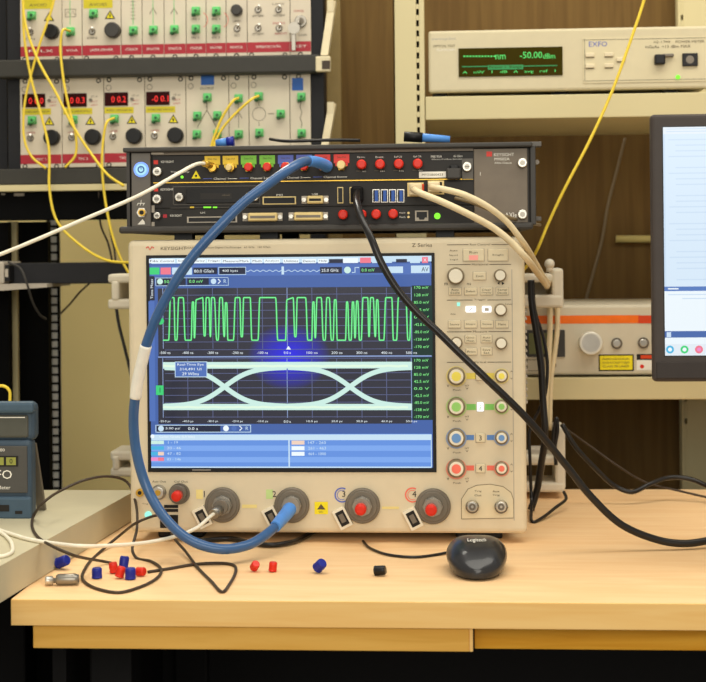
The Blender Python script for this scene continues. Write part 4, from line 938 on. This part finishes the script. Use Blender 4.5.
# right cover panel
q = MB(); q.slab(474, 148.5, 527.5, 226.5, YC, .006, 'chassis_panel', bev=.001); YV = YC-.006
q.slab(475, 146.2, 512, 147.6, YC, .0062, 'black')
cov = q.build('cover_panel', ch)
q = MB(); q.text('KEYSIGHT', 504, 154.6, 3.2, YV, 'white', w=20); q.text('M9502A', 502, 159, 2.8, YV, 'white', w=15); q.text('AXIe Chassis', 503, 162.8, 1.9, YV, 'white', w=17)
q.rect(486.5, 151.5, 492, 156.5, YV, 'red_cap', .0003); q.text('1', 480.3, 173.8, 3.2, YV, 'white'); q.text('AXIe', 511, 215, 5, YV, 'white', w=12); q.build('lettering', cov)
for v in (162.7, 214.3):
    q = MB(); u = 522.5; q.pcyl(u, v, YV, 4.8, .008, 'silver', n=28, bev=.001); q.pcyl(u, v, YV, 2.6, .0004, 'steel', .008, n=20); lab(q.build('thumb_screw', cov), 'silver thumb screw')
q = MB()
for v0, v1 in ((141.5, 146.5), (216.5, 221)): q.slab(529.5, v0, 541.5, v1, YC+.03, .02, 'chassis_light', bev=.001)
q.pcyl(537, 162, YC+.02, 2.4, .01, 'gunmetal', n=12); q.box((CX1-.001, YC-.004, CZ0+.006), (CX1+.006, YC+.03, CZ1-.004), 'charcoal', .001)
for v in (161, 176, 183.5, 195.5, 208.5, 215.5): q.slab(533, v-1.8, 534.8, v+1.8, YC+.03, .004, 'white')
q.build('rack_ear', ch)

# ------------------------------------------------------------------ cables
def cable(name, label, pts, r, m, cat='cable', n=8, sub=8, group=None):
    loc = Vector(pts[0]); t = thing(name, label, cat, loc, group)
    MB().tube(pts, r, m, n, sub).build('jacket', t); return t
A = at
def D(u, v, r): return atz(u, v, DZ+r)
# thick blue coaxial cable
pts = [A(313, 161.2, 1.838), A(303, 162, 1.812), A(289, 169.5, 1.79), A(269, 183.5, 1.777), A(243, 203, 1.765), A(219, 227, 1.755), A(187, 264, 1.75), A(161, 308, 1.75), A(145.5, 347, 1.755), A(137, 385, 1.765), A(133.5, 420, 1.775), A(137, 455, 1.78), A(147, 488, 1.78), A(165, 518, 1.77), A(190, 540, 1.76), A(220, 549, 1.76), A(248, 545, 1.78), A(268, 533, 1.81), A(280, 521, 1.845), A(286.5, 513.5, 1.87)]
blue = cable('coaxial_cable', 'thick blue coaxial cable looping from the chassis down to oscilloscope input two', pts, .0061, 'blue_jacket', n=14)
MB().tube([A(327, 166.5, 1.895), A(322, 163.8, 1.872), A(315, 161.6, 1.845), A(307.5, 161, 1.822)], lambda t: .0078-.0014*t, 'blue_boot', 16).build('connector_boot', blue)
MB().tube([A(290, 508.5, 1.882), A(286.5, 513.5, 1.87), A(280, 521, 1.845), A(275, 527, 1.825)], lambda t: .0092-.0022*t, 'blue_boot', 16).build('connector_boot', blue)
lab(MB().tube([A(146, 345.5, 1.755), A(140.8, 367, 1.7603), A(137.2, 384, 1.765), A(135.4, 398, 1.769)], .0070, 'white', 14).build('label_sleeve', blue), 'cream label sleeve')
# white cables
w1 = cable('coaxial_cable', 'thin white cable running from the chassis yellow port off the left picture edge', [A(209, 164.8, 1.895), A(204, 163.5, 1.875), A(197, 164, 1.86), A(175, 175.5, 1.82), A(140, 195, 1.79), A(80, 221, 1.77), A(20, 246.5, 1.75), A(-40, 270, 1.74)], .0023, 'white_jacket', n=10)
MB().tube([A(212, 165.6, 1.90), A(204, 163.5, 1.875)], .0042, 'gold', 12).build('plug', w1)
w2 = cable('coaxial_cable', 'thin white cable lying across the bench and plugged into oscilloscope input one', [A(221, 509, 1.878), A(211, 516, 1.85), A(198, 527, 1.82), A(180, 535, 1.79), A(150, 542, 1.75), A(110, 545.6, 1.70), A(80, 546, 1.664), atz(55, 543.5, BZ+.0024), atz(30, 539.5, BZ+.0024), atz(5, 532, BZ+.0024), atz(-20, 524, BZ+.0024), atz(-50, 521, BZ+.0024)], .0023, 'white_jacket', n=10)
q = MB(); q.pcyl(220.5, 507.5, YS-.018, 7.6, .008, 'gunmetal', n=24, bev=.001); q.tube([A(219.5, 509.5, 1.876), A(213, 514.5, 1.857)], .0062, 'steel', 14); q.build('plug', w2)
w3 = cable('coaxial_cable', 'short white cable end curling on the grey bench in front of the blue tester', [atz(u, v, BZ+.0023) for u, v in ((-30, 556), (0, 556.5), (10, 553.5), (12.5, 547), (8, 538), (-3, 531), (-30, 525))], .0022, 'white_jacket', n=10)
# thick black cable
b1 = cable('power_cable', 'thick black cable slanting from the chassis across the oscilloscope to the right desk', [A(357, 192, 1.885), A(357, 203, 1.845), A(361.5, 218, 1.82), A(371.5, 239, 1.805), A(381, 262, 1.80), A(396, 287.5, 1.80), A(416, 311.5, 1.80), A(437, 331, 1.80), A(460, 353.5, 1.80), A(484, 376.5, 1.80), A(527, 418.5, 1.81), A(565, 464, 1.83), A(591, 496.5, 1.84), A(622, 525, 1.85), A(660, 540.5, 1.86), A(684, 543.5, 1.865), A(706, 541, 1.875), A(750, 531, 1.92), A(800, 522, 1.96)], .0046, 'black_jacket', n=12)
MB().slab(351, 186, 362.5, 202, YMo, .022, 'black_soft', bev=.003).build('plug', b1)
# cream network cables
e1 = cable('network_cable', 'cream network cable leaving the chassis from the port beside the blue ports', [A(413, 189, 1.885), A(420, 193, 1.865), A(440, 201, 1.85), A(470, 215, 1.85), A(495, 229, 1.86), A(512, 243, 1.864), A(526, 258, 1.872), A(536, 271, 1.96), A(542, 279, 2.08), A(546, 285, 2.2), A(548.5, 290, 2.30), A(549.5, 302, 2.335), A(550, 325, 2.335), A(549, 350, 2.33), A(546, 395, 2.32), A(545, 440, 2.32), A(540, 480, 2.32)], .0043, 'cream_jacket', n=10)
q = MB(); q.slab(409, 183, 422, 195.5, YMo, .013, 'cream_jacket', bev=.002); q.slab(420, 184, 424, 194, YMo, .004, 'orange_dark', bev=.0005); q.build('plug', e1)
e2 = cable('network_cable', 'cream network cable leaving the chassis from the port below the white sticker', [A(431, 187, 1.885), A(442, 189, 1.865), A(462, 194, 1.855), A(485, 205, 1.86), A(507, 222, 1.875), A(522, 241, 1.89), A(535, 262, 1.99), A(543, 276, 2.12), A(549, 284, 2.25), A(553, 291, 2.32), A(556.5, 302, 2.34), A(557.5, 325, 2.34), A(555, 350, 2.335), A(551, 380, 2.33), A(549.5, 430, 2.33)], .0040, 'cream_jacket', n=10)
MB().slab(428, 181.5, 440, 192.5, YMo, .013, 'cream_jacket', bev=.002).build('plug', e2)
cable('network_cable', 'thin grey brown cable behind the two cream network cables on the chassis', [A(455, 198, 1.895), A(470, 202, 1.885), A(485, 208, 1.88), A(505, 216, 1.885), A(525, 222, 1.93), A(540, 225, 2.0)], .0022, 'grey_jacket')
# black cords behind the oscilloscope, right
cable('power_cable', 'black cord hanging in front of the right rear cord wrap', [A(531, 280, 2.1), A(531.5, 300, 2.1), A(536, 330, 2.1), A(541, 365, 2.1), A(543, 400, 2.1), A(545, 435, 2.1), A(541, 465, 2.12), A(537, 490, 2.13), A(531, 510, 2.13)], .005, 'black_jacket', n=10)
cable('power_cable', 'second black cord bowing outward beside the right rear cord wrap', [A(533, 282, 2.12), A(535, 310, 2.12), A(544, 340, 2.12), A(547.5, 365, 2.12), A(545, 395, 2.12), A(538, 412, 2.12), A(530, 430, 2.12), A(530, 460, 2.12), A(531.5, 500, 2.12), A(533, 522, 2.04), A(542, 518, 2.06), A(555, 508, 2.10), A(566, 499, 2.14), A(564, 492, 2.17)], .0023, 'black_jacket', n=8)
cable('power_cable', 'black looped cord rising between the bars of the lower cord wrap', [A(553, 446, 2.22), A(554, 430, 2.22), A(556.5, 418, 2.22), A(557.5, 430, 2.22), A(555, 447, 2.22), A(556, 465, 2.22)], .0028, 'black_jacket')
cable('power_cable', 'black cord drooping across the desk behind the thick black cable', [A(562, 424, 2.17), A(575, 446, 2.17), A(595, 468, 2.18), A(615, 486, 2.19), A(632, 492, 2.19), A(650, 484, 2.20), A(670, 477.5, 2.22), A(690, 479, 2.22), A(712, 488, 2.2), A(760, 505, 2.1)], .0036, 'black_jacket')
cable('signal_cable', 'thin brown cable running above the drooping black cord', [A(562, 426, 2.2), A(590, 446, 2.21), A(618, 466, 2.21), A(645, 482, 2.22), A(680, 491, 2.22), A(710, 498, 2.2), A(760, 508, 2.15)], .0016, 'brown_jacket')
# grey cable on the cabinet
cable('signal_cable', 'thin grey cable hanging down the dark brown cabinet door', [A(625, 138, 2.735), A(617, 170, 2.735), A(608, 205, 2.735), A(602, 240, 2.735), A(594, 270, 2.735), A(586, 300, 2.735), A(580, 330, 2.735)], .0026, 'grey_jacket')
# yellow fibre in front
cable('fiber_cable', 'long yellow fibre cable slanting in front of the cream power meter', [A(700, -200, 2.2), A(665, -75, 2.2), A(643.5, 2, 2.2), A(628, 48, 2.2), A(611, 94, 2.2), A(590, 140, 2.2), A(563, 192, 2.2), A(548, 224, 2.2), A(537, 250, 2.2), A(527, 266, 2.24), A(512, 280, 2.28)], .0022, 'fiber_yellow')
YY = 2.40
gy = 'yellow fibres of the rack'
cable('fiber_cable', 'yellow fibre sweeping from the rack top past the white cable to the oscilloscope', [A(21, -40, YY), A(23, 5, YY), A(24, 35, YY), A(31, 78, YY), A(42, 118, YY), A(49, 150, YY), A(49.5, 190, YY), A(57, 221, YY), A(80, 245, YY), A(106, 260, YY-.02), A(132, 262.5, YY-.04), A(150, 262, YY-.05)], .0022, 'fiber_yellow')
cable('fiber_cable', 'yellow fibre curving from the upper left knob down to the red strip', [A(60, -30, YY+.01), A(52, 8, YY+.01), A(41, 40, YY+.01), A(31, 75, YY+.01), A(24.5, 105, YY+.01), A(24.5, 140, YY+.01), A(32, 157, YY+.01), A(46, 168.5, YY+.01)], .0021, 'fiber_yellow')
cable('fiber_cable', 'yellow fibre crossing diagonally down toward the chassis upper left corner', [A(22, -30, YY-.01), A(25, 22, YY-.01), A(38, 60, YY-.01), A(55, 91, YY-.01), A(73, 126, YY-.01), A(90, 152, YY-.01), A(108, 175, YY-.02), A(124, 186, YY-.02)], .0022, 'fiber_yellow')
cable('fiber_cable', 'yellow fibre hanging from the second upper green adapter down to the red strip', [A(70, 31, YK-.03), A(63, 30, YY), A(60.5, 44, YY), A(63.5, 80, YY), A(70, 112, YY), A(76, 137, YY), A(75, 156, YY), A(65, 167.5, YY)], .0021, 'fiber_yellow')
cable('fiber_cable', 'yellow fibre dropping from the third display module behind the chassis side', [A(114, 118, YK-.03), A(107, 122, YY), A(103.5, 138, YY), A(102, 165, YY), A(104.5, 195, YY), A(111, 230, YY), A(120, 257, YY), A(130, 275, YY)], .0021, 'fiber_yellow')
cable('fiber_cable', 'yellow fibre from the single blank green adapter bending behind the chassis', [A(238.3, 98, YK-.03), A(233, 101, YY), A(222, 118, YY), A(213, 140, YY), A(209, 155, YY)], .0021, 'fiber_yellow')
cable('fiber_cable', 'yellow fibre from the circulator module adapter bending behind the chassis', [A(258.5, 96, YK-.03), A(252, 99, YY), A(237, 112, YY), A(222, 129, YY), A(214, 145, YY), A(211, 156, YY)], .0021, 'fiber_yellow')
cable('fiber_cable', 'short yellow fibre loop standing behind the blue tester', [A(-12, 388, 2.05), A(-2, 386, 2.05), A(5, 386.5, 2.05), A(9.5, 391, 2.05), A(10, 399, 2.05), A(9, 420, 2.05), A(6, 460, 2.04), atz(0, 493, BZ+.003), atz(-30, 495, BZ+.003)], .0022, 'fiber_yellow')
# thin black cords at the rack
cable('signal_cable', 'thin black cord dropping from the bracket down the rack side panel', [A(8, 262, 2.38), A(20, 268, 2.38), A(27, 284, 2.38), A(33, 303, 2.40), A(40, 315, 2.42), A(46, 319, 2.44)], .0019, 'charcoal')
cable('signal_cable', 'thin black cord curving under the rack crossbar to the holed upright', [A(92, 281, 2.46), A(80, 292, 2.5), A(70, 304, 2.55), A(60, 314, 2.62)], .0016, 'brown_jacket')
cable('signal_cable', 'pair of dark cords hanging over the beige wall above the crossbar', [A(99, 170, 2.44), A(99, 200, 2.44), A(101, 226, 2.45), A(108, 243, 2.46), A(112, 260, 2.46)], .0018, 'brown_jacket')
cable('signal_cable', 'dark cord touching the hanging yellow fibre above the crossbar', [A(109, 220, 2.45), A(111, 235, 2.45), A(114.5, 250, 2.45), A(115.5, 262, 2.45)], .0018, 'brown_jacket')
cable('signal_cable', 'dark cord hanging beside the left edge of the oscilloscope', [A(116, 306, 2.38), A(119, 325, 2.38), A(124, 345, 2.38), A(130, 370, 2.38), A(140, 420, 2.36), A(150, 470, 2.33), D(165, 497, .003), D(180, 500, .003)], .0026, 'black_jacket')
# cords lying on the desk
r = .0018
cable('signal_cable', 'thin black cord looping wide on the desk around the left plugs', [A(172, 521, 1.895), A(160, 515, 1.86), A(140, 521, 1.83), D(119, 536, .012), D(100, 552, r), D(86, 567, r), D(83, 580, r), D(98, 589, r), D(119, 592.5, r), D(140, 587, r), D(157, 578, r), D(161, 569, r), D(150, 561, r), D(136, 557.5, r), A(132.5, 551, 1.80), A(137, 528, 1.84), A(135, 500, 1.90), A(127, 482, 1.92), A(110, 476.5, 1.90), A(85, 480, 1.87), A(62, 490, 1.85), A(44, 502, 1.80), atz(34, 515, BZ+.006), atz(32, 525, BZ+r), atz(38, 537, BZ+r), atz(54, 547, BZ+r), A(70, 554, 1.645), A(82, 557.5, 1.69), D(104, 561.5, r+.002), D(112, 563, r)], r, 'brown_jacket', sub=6)
cable('signal_cable', 'thin black cord bent into a pointed loop beside the two red plugs', [A(176, 524, 1.897), A(172, 534, 1.86), D(186, 552, r+.004), D(198, 568, r), D(211, 581, r), D(222.5, 592, r), D(229, 585, r), D(236, 570, r), D(233, 565, r), D(222, 563.2, r), D(198, 564, r), D(170, 568.5, r), D(148, 572, r)], r, 'brown_jacket', sub=6)
cable('signal_cable', 'thick black cable lying under the oscilloscope front edge', [D(180, 533, .004), D(188, 538, .004), D(200, 540.5, .004), D(229, 538.5, .004), D(252, 543, .004), D(272, 545, .004), D(292, 542, .004), D(306, 536, .004), D(316, 530, .004)], .0033, 'black_jacket')

# ------------------------------------------------------------------ mouse
mp = D(476.5, 566, 0)
mouse = thing('computer_mouse', 'black computer mouse with white lettering in front of the oscilloscope', 'mouse', (mp.x, mp.y+.035, DZ))
mw = .0372; y_f = atz(476, 582, DZ).y+.001; mlen = .105; cx = mp.x
def crown(y):
    t = max(0, min(1, (y-y_f)/mlen)); k = (t-.6)/(.6 if t < .6 else .4)
    return .0395*(1-(.66 if k < 0 else .70)*abs(k)**2.4)
def plan(t):
    k = (t-.62)/(.62 if t < .62 else .38)
    return mw*max(.015, 1-(.975 if k < 0 else .9)*abs(k)**(2.7 if k < 0 else 3))**.5
q = MB(); steps, n = 26, 30; vs = []; N = n+1; fs = []
for j in range(steps+1):
    t = .5-.5*math.cos(math.pi*j/steps); y = y_f+mlen*t; h = crown(y); P_ = plan(t)*1
    for i in range(n+1):
        a = math.pi*i/n; ca, sa = math.cos(a), math.sin(a); zn = sa**.8
        sx = (abs(ca)**.62)*(1 if ca > 0 else -1); vs.append((cx+P_*sx*(.78+.22*math.sin(math.pi/2*min(1, zn*1.7))), y, DZ+.003+(h-.003)*zn))
for j in range(steps):
    for i in range(n): fs.append((j*N+i, (j+1)*N+i, (j+1)*N+i+1, j*N+i+1))
    fs.append((j*N, j*N+n, (j+1)*N+n, (j+1)*N))
fs += [tuple(range(N)), tuple(range(steps*N, steps*N+N))[::-1]]
q.add(vs, fs, 'mouse_body', True); q.build('shell', mouse)
q = MB(); pts = [(cx+mw*.74*math.cos(t*math.pi/12), y_f+.004+mlen/2+mlen*.45*math.sin(t*math.pi/12)) for t in range(24)]
vs = [(x, y, DZ) for x, y in pts]+[(x, y, DZ+.005) for x, y in pts]
q.add(vs, [tuple(range(24))[::-1], tuple(range(24, 48))]+[(i, (i+1) % 24, (i+1) % 24+24, i+24) for i in range(24)], 'mouse_dark'); q.build('base', mouse)
mc = [A(362, 541, 2.0), D(363, 541, .002), D(370, 548, .002), D(390, 555, .002), D(415, 557, .002), D(440, 554, .002), D(462, 549, .004), (cx-.01, y_f+mlen*.96, DZ+.010)]
MB().tube(mc[1:], .0017, 'black_jacket').build('cord', mouse)

# ------------------------------------------------------------------ loose caps
def cap(u, v, col, label, r=.0055, h=.011, ax=(0, 0, 1), hole=True, group='loose dust plugs on the desk', up=0):
    c = atz(u, v, DZ+up); a = Vector(ax).normalized()
    lift = h/2*abs(a.z)+r*math.sqrt(max(0, 1-a.z**2))+.0003
    c = Vector((c.x, c.y, DZ+up)); t = thing('dust_plug', label, 'plug', c, group)
    ctr = c+Vector((0, 0, lift)); st = ctr-a*h/2
    MB().lathe(st, a, [(r*.78, 0), (r*.97, h*.08), (r, h*.25), (r, h*.72), (r*.97, h*.9), (r*.8, h)], M[col], 20).build('plug_body', t)
    q = MB(); q.lathe(st, a, [(r*1.0, h*.04), (r*1.05, h*.10), (r*1.0, h*.2)], M[col], 20); q.build('rim', t)
    return t
cap(62.5, 569.5, 'blue_cap', 'blue dust plug lying against the grey bench edge', .0064, .0165, (1, -.5, .45))
cap(97, 578.5, 'blue_cap', 'blue dust plug standing alone left of the plug pile', .0058, .012)
cap(124, 571, 'blue_cap', 'blue dust plug at the back of the plug pile', .0055, .016, (.1, .2, 1))
cap(113.5, 573.5, 'red_cap', 'red dust plug at the left of the plug pile', .0050, .012, (-.15, 0, 1))
cap(120.5, 578.5, 'red_cap', 'red dust plug at the front of the plug pile', .0052, .012, (.3, .1, 1))
cap(130.5, 579.5, 'blue_cap', 'blue dust plug at the front of the plug pile', .0060, .013)
cap(141, 576.5, 'red_cap', 'red dust plug at the right end of the plug pile', .0050, .010, (1, -.4, .1))
cap(255, 572, 'red_cap', 'left one of two red dust plugs right of the pointed cord loop', .0049, .010, (.35, -.6, .6))
cap(273, 572, 'red_cap', 'right one of two red dust plugs right of the pointed cord loop', .0047, .011, (.1, 0, 1))
cap(320, 573.5, 'blue_cap', 'blue dust plug tilted alone in the middle of the desk', .0062, .013, (.55, -.45, .6))
cap(380, 576, 'black_cap', 'black dust plug lying left of the mouse', .0055, .0135, (1, -.2, .1))
dg = thing('metal_adapter', 'small brushed metal coaxial adapter lying on the desk left corner', 'adapter', D(62, 587, 0))
c = D(67, 585.5, 0); q = MB(); ax_ = Vector((1, .12, 0))
q.lathe(c+Vector((-.012, 0, .0066)), ax_, [(.0050, 0), (.0062, .002), (.0064, .020), (.0050, .025)], 'steel', 18); q.build('barrel', dg)
q = MB(); q.lathe(c+Vector((-.024, -.0014, .0056)), ax_, [(.0046, 0), (.0050, .001), (.0050, .008), (.003, .0085), (.003, .0125)], 'silver', 18); q.build('coupling_nut', dg)

# ------------------------------------------------------------------ things lying on the chassis top
def plug(u0, v0, u1, v1, Y, label, m1, m2, r, la=0, lb=0):
    a = A(u0, v0, Y); b = A(u1, v1, Y); a.z = CZ1+r+.0008+la; b.z = CZ1+r+.0008+lb
    t = thing('connector_plug', label, 'plug', (a.x, Y, CZ1), 'blue plugs on the chassis top')
    MB().tube([a, a+(b-a)*.4], r, m1, 12).build('tip', t); MB().tube([a+(b-a)*.3, b], lambda k: r*(.9-.25*k), m2, 12).build('boot', t)
plug(404, 136, 450, 138, 1.94, 'light blue plug with black tip on the chassis top before the cream post', 'black', 'blue_boot', .0066, .005, .0005)
plug(234, 140, 216, 141, 1.94, 'dark blue capped plug on the chassis top left of centre', 'blue_cap', 'blue_boot', .0066, .002, 0)
cable('signal_cable', 'flat black cord lying along the chassis top edge', [A(270, 139, 1.99), A(285, 141, 1.97), A(310, 140.6, 1.97), A(335, 140, 1.97), A(360, 140.3, 1.98)], .0022, 'black_jacket')

# ------------------------------------------------------------------ handheld tester
YT = 1.85
hx = A(4, 460, YT).x
ht = thing('handheld_tester', 'blue rubber cased handheld power meter leaning on the grey bench', 'meter', (hx, YT, BZ))
tw0 = A(-35, 460, YT).x; tw1 = at(31, 460, YT).x
tz = lambda v: A(10, v, YT).z
q = MB(); q.box((tw0, YT, BZ), (tw1, YT+.026, tz(440)), 'tester_blue', .006, 3); q.build('body', ht)
q = MB(); q.box((tw0-.002, YT+.004, tz(442)), (tw1+.003, YT+.032, tz(403)), 'tester_blue', .008, 3); hd = q.build('head', ht)
q = MB(); q.box((tw0+.008, YT+.001, tz(438)), (tw1-.004, YT+.01, tz(415)), 'tester_window', .003); q.rect(-30, 417, 26, 418, YT+.001, 'white', .0004); lab(q.build('lid_window', hd), 'grey translucent lid window')
q = MB(); q.slab(-32, 402, 33, 413.5, YT+.01, .016, 'tester_blue_light', bev=.004); q.build('top_guard', hd)
q = MB(); q.slab(-33, 446, 27, 493, YT, .003, 'tester_panel', bev=.001); pn = lab(q.build('keypad_panel', ht), 'dark grey face panel')
q = MB(); q.slab(-30, 456, 18, 466.5, YT-.003, .0008, 'ink_black'); q.rect(6, 457.3, 16, 465.2, YT-.0038, 'lcd_olive'); q.rect(-12, 457.3, 4, 465.2, YT-.0038, 'lcd_olive'); q.text('0', 11, 461.2, 5, YT-.0038, 'ink_black', .0006); lab(q.build('display', pn), 'olive digit display')
q = MB(); q.text('EXFO', -4, 474.5, 9, YT-.003, 'white', w=33); q.text('FPM-600', -4, 450, 3, YT-.003, 'white', w=18); q.text('Power Meter', -4, 487.5, 3.6, YT-.003, 'white', w=30); q.build('lettering', pn)
q = MB(); q.slab(-36, 497, 31, 519.8, YT, .007, 'tester_blue_light', bev=.004); q.slab(-8, 505, 9, 511.5, YT, .001, 'ink_black', .007, bev=.0004); q.slab(15, 511, 22, 514, YT, .001, 'ink_black', .007); q.build('bottom_guard', ht)
q = MB(); a = A(32, 445, YT+.045); b = A(37, 500, YT+.09); q.add([(tw1-.010, YT+.024, tz(446)), (tw1-.001, YT+.024, tz(446)), (tw1+.003, YT+.052, BZ+.0005), (tw1-.008, YT+.052, BZ+.0005), (tw1-.010, YT+.030, tz(446)), (tw1-.001, YT+.030, tz(446)), (tw1+.003, YT+.059, BZ+.0005), (tw1-.008, YT+.059, BZ+.0005)],
    [(0, 1, 2, 3), (7, 6, 5, 4), (0, 4, 5, 1), (1, 5, 6, 2), (2, 6, 7, 3), (3, 7, 4, 0)], 'gunmetal'); q.build('kickstand', ht)

# mouse wording on the crown
q = MB(); tvs, tfs, TW, THh = text_mesh('Logitech')
yt_ = y_f+mlen*.40
kk = .021/TW
q.add([(cx+x*kk, yt_+y*kk*2.2, DZ+crown(yt_+y*kk*2.2)+.0008) for x, y in tvs], tfs, 'white'); lab(q.build('lettering', mouse), 'white lettering')

# ------------------------------------------------------------------ lights
w = bpy.data.worlds.new('room_light'); sc.world = w; w.use_nodes = True
w.node_tree.nodes['Background'].inputs['Color'].default_value = (1, .955, .86, 1); w.node_tree.nodes['Background'].inputs['Strength'].default_value = .50
def area(name, loc, target, sx, sy, p, c=(1, .95, .84)):
    l = bpy.data.lights.new(name, 'AREA'); l.shape = 'RECTANGLE'; l.size = sx; l.size_y = sy; l.energy = p; l.color = c
    o = bpy.data.objects.new(name, l); COL.objects.link(o); o.location = loc
    o.rotation_euler = (Vector(target)-Vector(loc)).to_track_quat('-Z', 'Y').to_euler(); return o
area('ceiling_and_fill_lamp', (0.3, 1.45, 2.65), (0.2, 1.85, .8), 2.6, .8, 31)
area('ceiling_and_fill_lamp', (0.2, -2.0, 2.0), (0, 2, .9), 3.2, 1.4, 66)  # added fill behind the camera, low enough to reach under the shelves
area('ceiling_and_fill_lamp', (-.75, 2.75, 2.6), (-.5, 2.9, .9), 1.2, .3, 22)  # unseen strip added above the rack to brighten the wall behind it
sc.view_settings.view_transform = 'Standard'; sc.view_settings.look = 'None'; sc.view_settings.gamma = 1; sc.view_settings.use_curve_mapping = False
sc.view_settings.exposure = 0.0
